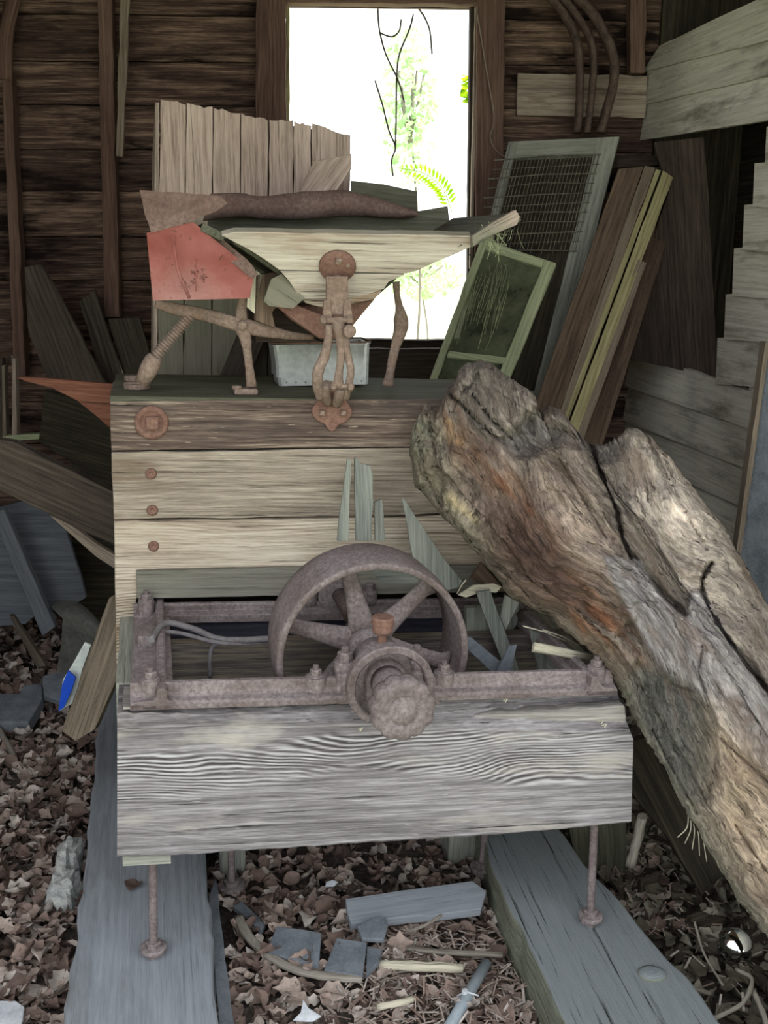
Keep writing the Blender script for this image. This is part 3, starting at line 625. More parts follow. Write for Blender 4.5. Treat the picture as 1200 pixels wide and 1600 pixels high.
# chassis side timbers, rear beam, cross board
for (ua, ub, nm) in ((.002, .075, 'side_timber'), (u1 - .085, u1 - .01, 'side_timber')):
    b = MB(); boxo(b, ml(ua, .142, .02), U * (ub - ua), VV * .85, W * .30, VV, .002); part(b, nm, 'post', bevel=.003)
b = MB(); boxo(b, ml(.0, .94, .0), U * u1, VV * .08, W * .30, U, .002); part(b, 'rear_beam', 'junk', bevel=.003)
vp([(250, 1008), (560, 1000), (900, 990), (900, 1130), (250, 1130)], .36, .04, 'cross_board', 'inner')
b = MB(); boxo(b, ml(.078, .53, .05), U * (u1 - .17), VV * .03, W * .26, U, .002); part(b, 'inner_board', 'inner2')
# mill box: front planks
XR = 836
pl = []
pl.append(vp([(172, 627), (430, 625), (XR, 622), (XR, 690), (640, 698), (174, 704)], .55, .05, 'front_plank', 'plank_a', jit=.001, label='dark reddish top plank'))
pl.append(vp([(174, 707), (640, 700), (XR, 693), (XR, 795), (640, 805), (178, 812)], .552, .05, 'front_plank', 'plank_b', label='tan-grey middle plank'))
pl.append(vp([(178, 815), (640, 808), (XR, 798), (XR, 880), (640, 884), (430, 886), (215, 892), (214, 930), (204, 1010), (182, 1040)], .55, .05, 'front_plank', 'plank_c', label='tan lower plank with orange-brown end'))
vp([(213, 893), (430, 887), (760, 884), (760, 925), (214, 936)], .535, .05, 'recessed_board', 'recess')
uL, uR = loc(mp(172, 640, .55))[0], loc(mp(XR, 640, .55))[0]
for uu in (uL + .002, uR - .03):
    b = MB(); prism(b, [ml(uu, .60, .33), ml(uu, .98, .33), ml(uu, .98, TOPW - .02), ml(uu, .60, TOPW - .02)], U * .028, VV, .001); part(b, 'side_panel', 'green')
b = MB(); prism(b, [ml(uL, .98, .33), ml(uR, .98, .33), ml(uR, .98, TOPW - .02), ml(uL, .98, TOPW - .02)], VV * .03, U, .001); part(b, 'back_panel', 'junk')
b = MB(); prism(b, [ml(uL, .552, TOPW - .018), ml(uR, .552, TOPW - .018), ml(uR, 1.01, TOPW - .018), ml(uL, 1.01, TOPW - .018)], W * .022, U, .002); part(b, 'top_board', 'green', bevel=.003)
# bolts on the planks
b = MB(); lathe(b, mp(237, 660, .55), -VV, [(0, 0), (.040, 0), (.040, .004), (.036, .009), (.028, .010), (.026, .006), (.020, .006), (0, .006)], 28); wsh = part(b, 'washer', 'rust', pl[0])
b = MB(); lathe(b, mp(238, 660, .548), -VV, [(0, 0), (.021, 0), (.021, .018), (.017, .021), (0, .020)], 4, smooth=False, ref=U + W); part(b, 'square_nut', 'rust', pl[0])
for (x, y, k) in ((236, 740, 1), (238, 797, 1), (240, 853, 2)):
    b = MB(); lathe(b, mp(x, y, .552), -VV, [(0, 0), (.0135, 0), (.0135, .003), (.010, .007), (.006, .0075), (.005, .005), (0, .005)], 18); part(b, 'screw', 'rust', pl[k])

# ---- iron base frame
FB = .320
b = MB()
uA, uB = loc(mt(203, 1112, FB))[0], loc(mt(968, 1090, FB))[0]
vA = loc(mt(203, 1112, FB))[1]; vA = min(vA, .02)
def rail(b, p0, p1, side, wbase=.075, hbase=.016, hrib=.044, wrib=.022, ribat=.5):
    """angle rail from p0 to p1 (u,v at outer edge), side = unit inward (u,v)"""
    (ua, va), (ub, vb) = p0, p1; sx, sy = side
    cs = [(0, 0), (0, hbase * .8), (.006, hbase), (wbase * ribat - wrib / 2 - .006, hbase + .003), (wbase * ribat - wrib / 2, hbase + .010), (wbase * ribat - wrib / 2 + .003, hrib - .004), (wbase * ribat - wrib / 2 + .007, hrib), (wbase * ribat + wrib / 2 - .005, hrib), (wbase * ribat + wrib / 2, hrib - .004), (wbase * ribat + wrib / 2, hbase + .003), (wbase, hbase), (wbase, 0)]
    N_ = 40; vs = []
    for i in range(N_ + 1):
        f = i / N_
        for (a, h) in cs:
            j = .0012 * noise.noise(V3((i * .9, a * 90, h * 70)))
            vs.append(ml(ua + (ub - ua) * f + sx * a, va + (vb - va) * f + sy * a, FB + h + j))
    m_ = len(cs); fs = [(i * m_ + k, i * m_ + (k + 1) % m_, (i + 1) * m_ + (k + 1) % m_, (i + 1) * m_ + k) for i in range(N_) for k in range(m_)]
    fs += [tuple(reversed(range(m_))), tuple(N_ * m_ + k for k in range(m_))]
    # orient outward
    q = vs; f0 = fs[m_ * 5 + 6]; nrm = (q[f0[1]] - q[f0[0]]).cross(q[f0[2]] - q[f0[1]])
    if nrm.dot(W) < 0: fs = [tuple(reversed(f)) for f in fs]
    b.add(vs, fs, None, False)
VF, VB = .006, .50
print('frame u', uA, uB, 'v', vA, 'beam', u1, 'topw', TOPW)
rail(b, (uA, VF), (uB, VF), (0, 1)); rail(b, (uA, VB + .07), (uB, VB + .07), (0, -1), hrib=.04, hbase=.02)
rail(b, (uA, VF), (uA, VB + .07), (1, 0), ribat=.72, wbase=.085); rail(b, (uB, VF), (uB, VB + .07), (-1, 0), ribat=.7, wbase=.07)
fr = part(b, 'base_frame', 'iron', bevel=.002)
def boss(x, y, v, r=.022, h=.05, hexr=.013, mat='iron', nut=6):
    u = loc(mp(x, y, v))[0]; b = MB(); disc(b, ml(u, v, FB + .004), W, r, h, 20, .1)
    o = part(b, 'boss', mat, fr)
    b = MB(); disc(b, ml(u, v, FB + h + .002), W, hexr * 1.35, .005, 18); hexn(b, ml(u, v, FB + h + .006), W, hexr, .014, nut); disc(b, ml(u, v, FB + h + .018), W, hexr * .5, .01, 10); part(b, 'bolt', mat, fr)
boss(235, 1075, .045, .021, .046); boss(493, 1065, .045, .023, .042, .012); boss(693, 1058, .045, .022, .044, .012); boss(931, 1050, .045, .021, .046)
boss(228, 925, .515, .020, .05); boss(905, 918, .515, .020, .05)
# small raised lugs on the left member
for vq in (.30,):
    b = MB(); boxo(b, ml(uA + .012, vq, FB + .012), U * .045, VV * .07, W * .03); part(b, 'lug', 'iron', fr, bevel=.004)

# ---- shaft line
A0 = mp(632, 1113, -.16); ua0, _, wa0 = loc(A0)
def ax(v): return ml(ua0, v, wa0)
print('axis px', [(v, tuple(round(c) for c in pix(ax(v)))) for v in (-.16, -.03, .11, .2, .28)], 'w', wa0)
NV = -VV
b = MB(); lathe(b, ax(.60), NV, [(0, 0), (.019, 0), (.019, .72), (0, .72)], 24); part(b, 'shaft', 'iron')
# pulley
def pv(v): return .60 - v
pr = 152 / 1600 * ((ax(.11) - CAM).dot(V3((0, cp, -sp))))
VP0, VP1 = .11, .27
b = MB(); rim = [(pr, 0), (pr + .002, .004), (pr + .004, .04), (pr + .006, .08), (pr + .004, .12), (pr + .002, .156), (pr, .16), (pr - .011, .16), (pr - .013, .155), (pr - .013, .006), (pr - .011, 0), (pr, 0)]
lathe(b, ax(VP1), NV, rim, 96, lambda a, r, h: 1 + .003 * noise.noise(V3((math.cos(a) * 5, math.sin(a) * 5, h * 20)))); rimo = part(b, 'pulley_rim', 'iron', bevel=0)
b = MB(); lathe(b, ax(.235), NV, [(.019, 0), (.05, 0), (.052, .01), (.046, .045), (.042, .06), (.042, .085), (.019, .085)], 36); part(b, 'hub', 'iron', rimo)
for k in range(6):
    a = R(45 + 60 * k); d = U * math.cos(a) + W * math.sin(a); pts, rr = [], []
    for j in range(9):
        f = j / 8; pts.append(ax(.195) + d * (.036 + (pr - .016 - .036) * f)); rr.append(.030 - .012 * math.sin(min(1, f * 1.15) * math.pi / 2) + (.010 if j == 8 else 0) + (.008 if j == 0 else 0))
    b = MB(); tube(b, pts, rr, 16, .55, flatdir=VV, rough=.03); part(b, 'spoke', 'iron', rimo)
# bearing: pedestal, cap, nuts and grease cup
b = MB(); boxo(b, ax(.085) - U * .085 - W * (wa0 - FB - .006), U * .17, VV * -.07, W * .028); bear = part(b, 'bearing', 'iron', bevel=.006)
b = MB(); lathe(b, ax(.09), NV, [(.019, 0), (.055, 0), (.058, .006), (.058, .07), (.052, .08), (.019, .08)], 36); part(b, 'bearing_cap', 'iron', bear)
for s in (-1, 1):
    b = MB(); boxo(b, ax(.078) + U * (s * .074 - .02) - W * .048, U * .04, VV * -.055, W * .05); part(b, 'cap_ear', 'iron', bear, bevel=.006)
for s in (-1, 1):
    b = MB(); disc(b, ax(.05) + U * s * .074, W, .021, .02, 18); hexn(b, ax(.05) + U * s * .074 + W * .02, W, .016, .02); disc(b, ax(.05) + U * s * .074 + W * .038, W, .008, .012, 10); part(b, 'cap_nut', 'iron', bear)
gc_ = mp(597, 1000, .05)
b = MB(); disc(b, gc_ - W * .01, W, .009, .03, 14); lathe(b, gc_ + W * .016, W, [(0, 0), (.018, 0), (.021, .004), (.021, .020), (.0235, .020), (.0235, .032), (.021, .035), (0, .036)], 24, smooth=False); part(b, 'grease_cup', 'rust', bear)
# ring guard: flat ring with a gap low at right, then hub arch and lobed knob
b = MB(); vs, fs = [], []; n_ = 64; ro1, ri1 = .087, .070; o = ax(-.025); a0, a1 = R(-20), R(238)
for i in range(n_ + 1):
    a = a0 + (a1 - a0) * i / n_; d = U * math.cos(a) + W * math.sin(a)
    for (rr, dv) in ((ri1, 0), (ri1, -.022), (ri1 + .003, -.026), (ro1 - .003, -.026), (ro1, -.022), (ro1, 0)): vs.append(o + d * rr + VV * dv + d * .0008 * noise.noise(d * 9))
fs = [(i * 6 + k, (i + 1) * 6 + k, (i + 1) * 6 + (k + 1) % 6, i * 6 + (k + 1) % 6) for i in range(n_) for k in range(6)] + [tuple(reversed(range(6))), tuple(n_ * 6 + k for k in range(6))]
b.add(vs, fs, None, False); rg = part(b, 'adjusting_ring', 'iron', bevel=0)
b = MB(); disc(b, ax(-.03) + U * .082 - W * .034, NV, .009, .02, 12); disc(b, ax(-.03) + U * .086 - W * .030, U - W, .006, .02, 10); part(b, 'ring_screw', 'iron', rg)
b = MB(); boxo(b, ax(.02) - U * .012 - W * .088, U * .024, VV * -.03, W * .03); part(b, 'ring_lug', 'iron', rg, bevel=.004)
b = MB(); arch = [ax(.06) + U * x + W * z for x, z in [(-.043, -.07), (.043, -.06)] + [(.043 * math.cos(R(t_)), .043 * math.sin(R(t_)) - .002) for t_ in range(0, 181, 12)]]
prism(b, arch, NV * .075, U); part(b, 'bearing_arch', 'iron', bear, bevel=.008)
b = MB(); lathe(b, ax(-.03), NV, [(.0, -.02), (.034, -.02), (.034, .02), (.028, .03), (.026, .10), (0, .10)], 28); part(b, 'hub_sleeve', 'iron', rg)
lob = lambda a, r, h: 1 + (.085 * (abs(math.sin(a * 5.5)) ** .7 - .6) if r > .040 else 0)
kr = 51 / 1600 * ((ax(-.16) - CAM).dot(V3((0, cp, -sp))))
b = MB(); lathe(b, ax(-.115), NV, [(0, 0), (.03, 0), (kr * .97, .003), (kr, .012), (kr, .034), (kr * .94, .042), (kr * .74, .043), (.034, .044), (.030, .041), (.027, .041), (.024, .046), (.0, .048)], 132, lob); part(b, 'adjusting_knob', 'iron')
# cable and its branch
b = MB(); tube(b, smooth_path([ml(loc(mt(236, 985, FB + .03))[0], .27, FB + .045), mt(258, 974, FB + .05), mt(300, 982, FB + .035), mt(340, 998, FB + .03), mt(380, 1000, FB + .03), mt(428, 998, FB + .03)]), .0075, 8, rough=.1); cb = part(b, 'cable', 'cable')
b = MB(); tube(b, smooth_path([mt(250, 986, FB + .035), mt(285, 990, FB + .03), mt(335, 1003, FB + .03), mt(380, 1006, FB + .02), mt(425, 1003, FB + .02)]), .005, 8); tube(b, smooth_path([mt(352, 1004, FB + .022), mt(333, 1010, FB + .01), mt(328, 1030, FB - .02), mt(328, 1058, FB - .07)]), .005, 8); part(b, 'branch_cable', 'cable', cb)

# ---- threaded rods and posts
def rod(x, ytop, ybot, v, zbot=None, r=.0095, name='threaded_rod', flange=.028):
    pb = mp(x[1], ybot, v); pt_ = mp(x[0], ytop, v) + W * .04
    b = MB(); n_ = 36; pr_ = []; L = (pt_ - pb).length
    for i in range(n_ * 2 + 1): pr_.append((r * (1.0 if i % 2 else .88), L * i / (2 * n_)))
    lathe(b, pb, pt_ - pb, [(0, 0)] + pr_ + [(0, L)], 12); o = part(b, name, 'iron')
    b = MB(); disc(b, pb + W * .012, W, flange, .007, 20); part(b, 'washer', 'iron', o)
    b = MB(); hexn(b, pb - W * .008, W, flange * .72, .02, 4); hexn(b, pb + W * .018, W, flange * .6, .012, 6); part(b, 'nut', 'iron', o); return pb
RB = [rod((239, 240), 1345, 1490, .05), rod((927, 922), 1296, 1440, .05), rod((361, 362), 1340, 1392, .42, flange=.034), rod((757, 753), 1312, 1362, .42, flange=.032)]
print('rod feet z', [tuple(round(c, 3) for c in p) for p in RB])
for pts, v in (([(342, 1325), (384, 1325), (384, 1412), (344, 1412)], .50), ([(700, 1290), (760, 1290), (758, 1352), (700, 1352)], .52)):
    b = MB(); prism(b, [mp(x, y, v) for x, y in pts], VV * .08, W, .003); part(b, 'support_post', 'post', bevel=.004)
b = MB(); prism(b, [ml(loc(mp(192, 1345, .03))[0], .02, -.03), ml(loc(mp(267, 1345, .03))[0], .02, -.03), ml(loc(mp(267, 1345, .03))[0], .12, -.03), ml(loc(mp(192, 1345, .03))[0], .12, -.03)], W * .035, U, .002); part(b, 'shim', 'post')

# ---- hopper
def hv(f): return .44 + .10 * f        # front board leans out at the top: 0 top, 1 bottom
def hp(x, y): return mp(x, y, .44 + .12 * min(1, max(0, (y - 362) / 110)))
def qboard(pts, name, mat, grain, parent=None, th=.018, jit=.0015, label=None):
    q = [hp(x, y) for x, y in pts]; n = (hp(600, 400) - hp(500, 400)).cross(hp(500, 440) - hp(500, 370)).normalized()
    if n.dot(VV) < 0: n = -n
    b = MB(); prism(b, q, n * th, grain, jit, .04); return part(b, name, mat, parent, label, bevel=.0015)
hop = qboard([(346, 368), (366, 363), (540, 366), (735, 369), (740, 384), (650, 424), (632, 428), (436, 422), (392, 392)], 'hopper_front', 'hop', U)
qboard([(438, 424), (632, 430), (607, 441), (600, 452), (566, 463), (530, 470), (470, 468), (452, 440)], 'lower_front_board', 'hop', U, hop, th=.016)
qboard([(468, 466), (540, 464), (596, 456), (585, 468), (545, 476), (500, 480), (478, 474)], 'bottom_strip', 'plank_c', U, hop, th=.01)
# left corner pieces: pale board edge and split block under it
b = MB(); prism(b, [mp(x, y, .60) for x, y in ((388, 440), (400, 422), (410, 430), (400, 470), (398, 490), (386, 480))], VV * .05, W, .002); part(b, 'corner_strip', 'straw', hop)
b = MB(); prism(b, [mp(x, y, .60) for x, y in ((400, 430), (432, 425), (470, 466), (462, 476), (440, 470), (425, 488), (430, 512), (398, 500))], VV * .05, W, .002); part(b, 'side_block', 'stack', hop)
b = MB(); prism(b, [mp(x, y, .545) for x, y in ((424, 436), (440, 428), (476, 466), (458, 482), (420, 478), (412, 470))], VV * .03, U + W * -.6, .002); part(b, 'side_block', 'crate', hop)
# side boards, back board
FR, BK = .43, .95
def quad(a, b_, c, d, th, name, mat, grain=None, jit=.0015, parent=None, bev=.002, label=None):
    n = (b_ - a).cross(d - a).normalized(); b = MB(); prism(b, [a, b_, c, d], n * th, grain, jit); return part(b, name, mat, parent, label, bevel=bev)
rt_, rb_ = mp(810, 333, FR), mp(738, 372, FR); rlow = mp(560, 470, .57)
urt, _, wrt = loc(rt_); urb, _, wrb = loc(rb_)
bt = ml(urt, BK, wrt + .005); bbm = ml(urb, BK, wrb)
quad(rb_, rt_, bt, bbm, -.018, 'hopper_side', 'green', VV, parent=hop)
quad(ml(urb - .02, FR + .03, wrb), ml(urb - .02, BK, wrb), ml(urb - .30, BK - .1, wrb - .13), ml(urb - .26, .58, wrb - .115), -.018, 'hopper_side', 'green', VV, parent=hop)
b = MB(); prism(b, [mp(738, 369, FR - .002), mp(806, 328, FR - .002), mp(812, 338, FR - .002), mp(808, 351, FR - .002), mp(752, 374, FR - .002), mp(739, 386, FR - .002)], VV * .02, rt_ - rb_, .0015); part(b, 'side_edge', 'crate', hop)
ult, _, wlt = loc(mp(310, 344, FR)); ulb, _, wlb = loc(mp(352, 368, FR))
quad(ml(ulb + .004, FR + .03, wlb + .004), ml(ult + .012, FR + .05, wlt - .004), ml(ult + .012, BK, wlt), ml(ulb + .004, BK, wlb), .018, 'hopper_side', 'green', VV, parent=hop)
quad(ml(ulb + .03, FR + .04, wlb), ml(ulb + .03, BK, wlb), ml(ulb + .25, BK - .1, wlb - .13), ml(ulb + .2, .60, wlb - .10), .018, 'hopper_side', 'green', VV, parent=hop)
b = MB(); prism(b, [ml(ult + .01, BK, wlb + .01), ml(urb + .06, BK, wlb + .01), ml(urb - .3, BK - .08, wlb - .3), ml(ult + .35, BK - .08, wlb - .3)], VV * .02, U, .002); part(b, 'hopper_back', 'green', hop, bevel=.002)
b = MB(); prism(b, [mp(x, y, BK - .01) for x, y in ((325, 318), (652, 330), (700, 322), (706, 385), (420, 400), (325, 356))], VV * .02, U, .002); part(b, 'hopper_back', 'green', hop, bevel=.002)
# rusted sheet round the back rim and left corner
b = MB(); path = [(330, 303, .86), (370, 302, .88), (410, 306, .89), (450, 302, .9), (500, 297, .9), (540, 298, .9), (580, 306, .9), (620, 318, .9), (648, 328, .9), (652, 335, .9)]
low = [(318, 345), (370, 338), (410, 341), (450, 342), (500, 340), (540, 337), (580, 338), (620, 341), (645, 340), (650, 338)]
vs, nn = [], len(path)
P_ = smooth_path([mp(x, y, v) for x, y, v in path], 5); Q_ = smooth_path([mp(x, y, v - .01) for (x, y), (_, _, v) in zip(low, path)], 5); K = len(P_)
for k in range(K):
    w_ = .004 * noise.noise(P_[k] * 25)
    for j in range(5):
        f = j / 4; vs.append(P_[k].lerp(Q_[k], f) - VV * (.022 * math.sin(f * math.pi) - .008 * noise.noise(P_[k].lerp(Q_[k], f) * 90)) + W * (w_ * (1 - f)) + VV * .006 * noise.noise(P_[k].lerp(Q_[k], f) * 30))
n0 = len(vs); vs += [p + VV * .05 for p in vs]
fs = [(k * 5 + j, (k + 1) * 5 + j, (k + 1) * 5 + j + 1, k * 5 + j + 1) for k in range(K - 1) for j in range(4)]
fs = [tuple(reversed(f)) for f in fs] + [tuple(n0 + i for i in f) for f in fs] + [(k * 5, (k + 1) * 5, n0 + (k + 1) * 5, n0 + k * 5) for k in range(K - 1)] + [(k * 5 + 4, n0 + k * 5 + 4, n0 + (k + 1) * 5 + 4, (k + 1) * 5 + 4) for k in range(K - 1)]
b.add(vs, fs, None, True); part(b, 'rusted_rim', 'rusty_sheet', hop)
qs = [(218, 297), (250, 300), (300, 303), (345, 306), (355, 318), (338, 330), (312, 340), (300, 347), (236, 364), (226, 335)]
b = MB(); prism(b, [mp(x, y, .47) for x, y in qs], VV * .004, U, .0015, .02); sh = part(b, 'side_sheet', 'rusty_sheet')
b = MB(); N_, M2 = 22, 16; vs = []
for j in range(M2 + 1):
    for i in range(N_ + 1):
        f, g_ = i / N_, j / M2
        xl = 229 + 10 * g_; yl = 364 + 106 * g_
        if g_ < .6: xr = 302 + (398 - 302) * g_ / .6; yr = 347 + (425 - 347) * g_ / .6
        else: xr = 398 - 8 * (g_ - .6) / .4; yr = 425 + 41 * (g_ - .6) / .4
        p = mp(xl + (xr - xl) * f, yl + (yr - yl) * f, .475 + .05 * g_); vs.append(p + VV * (.012 * noise.noise(p * 9) + .005 * noise.noise(p * 28)))
n0 = len(vs); vs += [p + VV * .003 for p in vs]; fs = [(j * (N_ + 1) + i, (j + 1) * (N_ + 1) + i, (j + 1) * (N_ + 1) + i + 1, j * (N_ + 1) + i + 1) for j in range(M2) for i in range(N_)]
b.add(vs, fs + [tuple(n0 + k for k in reversed(f)) for f in fs], None, True); red = part(b, 'side_sheet', 'red', None, 'faded red painted part of the side sheet')
b = MB(); tube(b, [mp(270, 366, .465), mp(277, 420, .475), mp(296, 466, .49)], [.002, .0035, .004], 6); tube(b, [mp(307, 405, .48), mp(306, 455, .49)], .0015, 6); part(b, 'seam', 'red', red)
b = MB(); prism(b, [mp(x, y, .5) for x, y in ((330, 372), (346, 372), (397, 418), (402, 430), (396, 436), (350, 398), (335, 388))], VV * .006, U, .003, .02); part(b, 'rust_edge', 'rusty_sheet', red)
# funnel under the hopper
b = MB(); prism(b, [mp(x, y, .62) for x, y in ((412, 458), (424, 457), (470, 478), (540, 474), (588, 466), (566, 492), (548, 515), (534, 532), (500, 530), (455, 500))], VV * .12, W, .002, .03); part(b, 'funnel', 'rust', hop, bevel=.01)
b = MB(); prism(b, [mp(x, y, .57) for x, y in ((421, 460), (432, 459), (470, 480), (512, 496), (512, 530), (500, 528), (455, 496), (424, 474))], VV * .01, U, .001, .03); part(b, 'funnel_lip', 'rust', hop)
b = MB(); prism(b, [mp(x, y, .70) for x, y in ((396, 486), (432, 484), (470, 516), (500, 535), (400, 535))], VV * .15, U, .002, .03); part(b, 'under_block', 'dark', hop)

# ---- bracket with links at the front
def tri(x, y, v): return mp(x, y, v)
hx = .425
b = MB(); c0 = hp(527, 415); nrm_ = (hp(600, 400) - hp(500, 400)).cross(hp(527, 440) - hp(527, 380)).normalized(); nrm_ = nrm_ if nrm_.dot(VV) < 0 else -nrm_
lathe(b, c0 - VV * .001, nrm_, [(0, 0), (.043, 0), (.043, .006), (.040, .010), (0, .010)], 36, lambda a, r, h: 1 + .03 * math.sin(2 * a + .5)); br = part(b, 'bracket_disc', 'rust')
for (x, y) in ((528, 402), (526, 429)):
    b = MB(); lathe(b, hp(x, y) + nrm_ * .010, nrm_, [(0, 0), (.010, 0), (.010, .007), (.008, .010), (0, .010)], 4, smooth=False, ref=U + W * .9); part(b, 'bolt', 'iron_b', br)
b = MB(); disc(b, hp(543, 410) + nrm_ * .009, nrm_, .005, .004, 12); part(b, 'rivet', 'iron_b', br)
def strap(pts, name, mat, th=.008, parent=None, bev=.002): # pts: (x,y,v) polygon
    b = MB(); prism(b, [mp(x, y, v) for x, y, v in pts], VV * th, W, .0008, .02); return part(b, name, mat, parent or br, bevel=bev)
strap([(510, 432, .47), (544, 432, .47), (545, 470, .475), (541, 492, .478), (514, 492, .478), (510, 465, .475)], 'strap', 'iron_b', .01)
strap([(506, 470, .468), (516, 468, .468), (519, 494, .468), (514, 512, .468), (507, 512, .468), (505, 490, .468)], 'strap_ear', 'iron_b', .014)
strap([(538, 468, .468), (548, 470, .468), (551, 494, .468), (548, 512, .468), (540, 512, .468), (537, 492, .468)], 'strap_ear', 'iron_b', .014)
def pin(xa, xb, y, v, r, name='hinge_pin', rs=.011):
    a, c = mp(xa, y, v), mp(xb, y + 1, v); d = (c - a).normalized(); b = MB(); L = (c - a).length
    lathe(b, a, d, [(0, 0), (r, 0), (r, L), (0, L)], 14); hexn(b, a + d * .002, d, rs, .012); hexn(b, c - d * .014, d, rs, .012); return part(b, name, 'iron_b', br)
pin(500, 552, 500, .462, .007); pin(516, 553, 603, .455, .006, rs=.012)
b = MB(); lathe(b, mp(545, 517, .452), -VV, [(0, 0), (.015, 0), (.015, .012), (.012, .015), (0, .015)], 20); part(b, 'round_nut', 'iron_b', br)
# centre link and the two bowed links
b = MB(); tube(b, smooth_path([mp(527, 496, .462), mp(531, 520, .458), mp(533, 555, .456), mp(529, 590, .456), mp(529, 604, .456)]), lerps([.012, .015, .011, .010, .009, .012, .012], 25), 12, .7, rough=.1, flatdir=VV); part(b, 'centre_link', 'iron_b', br)
b = MB(); tube(b, smooth_path([mp(514, 508, .462), mp(513, 530, .455), mp(507, 556, .45), mp(498, 578, .45), mp(496, 600, .46), mp(500, 622, .49)]), lerps([.009, .0095, .012, .013, .012, .010], 31), 12, .8, rough=.1, flatdir=VV); part(b, 'bowed_link', 'iron_b', br)
b = MB(); tube(b, smooth_path([mp(541, 512, .462), mp(541, 540, .455), mp(545, 560, .452), mp(548, 580, .452), mp(545, 602, .462), mp(540, 622, .49)]), lerps([.008, .009, .0085, .009, .009, .010], 31), 12, .8, rough=.1, flatdir=VV); part(b, 'bowed_link', 'iron_b', br)
b = MB(); out = [(496, 614), (506, 606), (530, 604), (540, 612), (541, 626), (550, 640), (548, 652), (538, 661), (530, 664), (524, 672), (518, 675), (512, 670), (507, 663), (494, 656), (488, 646), (489, 636), (497, 626)]
q = smooth_path([mp(x, y, .541) for x, y in out + out[:1]], 3)[:-1]; prism(b, q, VV * .012, W); bp = part(b, 'base_plate', 'rust', br, bevel=.003)
for (x, y) in ((503, 645), (536, 645)):
    b = MB(); lathe(b, mp(x, y, .541), -VV, [(0, 0), (.0095, 0), (.0095, .006), (.0075, .009), (0, .009)], 4, smooth=False, ref=U + W * .8); part(b, 'bolt', 'iron_b', br)
b = MB(); tube(b, smooth_path([mp(512, 600, .47), mp(508, 614, .49), mp(512, 628, .53)]), .013, 10); tube(b, smooth_path([mp(532, 606, .47), mp(530, 618, .49), mp(526, 630, .53)]), .013, 10); part(b, 'base_horn', 'iron_b', br)

# ---- lever arm, spring rod and forked stand at the left
lv = .62
b = MB(); tube(b, smooth_path([mp(243, 474, lv - .05), mp(275, 483, lv - .04), mp(320, 492, lv - .02), mp(378, 508, lv), mp(420, 518, lv + .01), mp(455, 524, lv + .03), mp(490, 527, lv + .05)]), lerps([.010, .014, .015, .017, .019, .014, .010, .006], 37), 12, .6, flatdir=VV, rough=.12); la = part(b, 'lever_arm', 'iron_b')
b = MB(); lathe(b, mp(378, 508, lv - .008), -VV, [(0, 0), (.013, 0), (.013, .012), (.009, .016), (0, .016)], 6, smooth=False); part(b, 'nut', 'iron_b', la)
fq = mt(208, 606, TOPW + .004); vq = loc(fq)[1]
b = MB(); n_ = 34; a_, c_ = mp(243, 556, lv - .02), mp(297, 494, lv - .03); L = (c_ - a_).length; prf = [(0, 0)]
for i in range(n_ + 1): prf.append((.0150 if i % 2 else .0095, L * i / n_))
lathe(b, a_, c_ - a_, prf + [(0, L)], 14, smooth=False); sr = part(b, 'threaded_rod', 'iron_b', la)
b = MB(); e_ = mp(222, 598, lv - .01); lathe(b, e_, a_ - e_, [(0, 0), (.017, 0), (.021, (a_ - e_).length * .5), (.021, (a_ - e_).length * .85), (.015, (a_ - e_).length), (0, (a_ - e_).length)], 16, lambda a, r, h: 1 + .06 * math.sin(h * 200)); part(b, 'sleeve', 'iron_b', la)
b = MB(); e2 = mt(214, 607, TOPW + .006); disc(b, e2, W, .028, .012, 18); tube(b, [e2 + W * .004 - U * .03, e2 + U * .03 + W * .01], .011, 8); part(b, 'foot', 'iron_b', la)
b = MB(); tube(b, smooth_path([mp(384, 440, lv - .01), mp(379, 470, lv), mp(377, 500, lv), mp(384, 530, lv), mp(389, 570, lv), mp(393, 604, lv)]), lerps([.006, .011, .014, .019, .011, .010, .013], 31), 12, .6, flatdir=VV, rough=.1); st = part(b, 'lever_stand', 'iron_b')
b = MB(); f0 = mp(388, 605, lv); u_, v_, w_ = loc(f0); prism(b, [ml(u_ - .035, v_ - .02, TOPW + .004), ml(u_ + .022, v_ - .02, TOPW + .004), ml(u_ + .022, v_ + .03, TOPW + .004), ml(u_ - .035, v_ + .03, TOPW + .004)], W * .014, U, .002); part(b, 'foot', 'iron_b', st, bevel=.004)
b = MB(); disc(b, ml(u_ - .028, v_, TOPW + .016), W, .012, .008, 12); part(b, 'bolt', 'iron_b', st)
b = MB(); disc(b, mt(206, 594, TOPW + .004), W, .020, .012, 12); part(b, 'bolt', 'iron_b')
rv = .72
b = MB(); tube(b, smooth_path([mp(619, 440, rv), mp(621, 465, rv), mp(626, 492, rv), mp(626, 515, rv), mp(617, 545, rv), mp(610, 580, rv), mp(606, 603, rv)]), lerps([.010, .008, .010, .019, .019, .013, .012, .011, .016], 37), 12, .6, flatdir=VV, rough=.1); part(b, 'support_rod', 'iron_b')

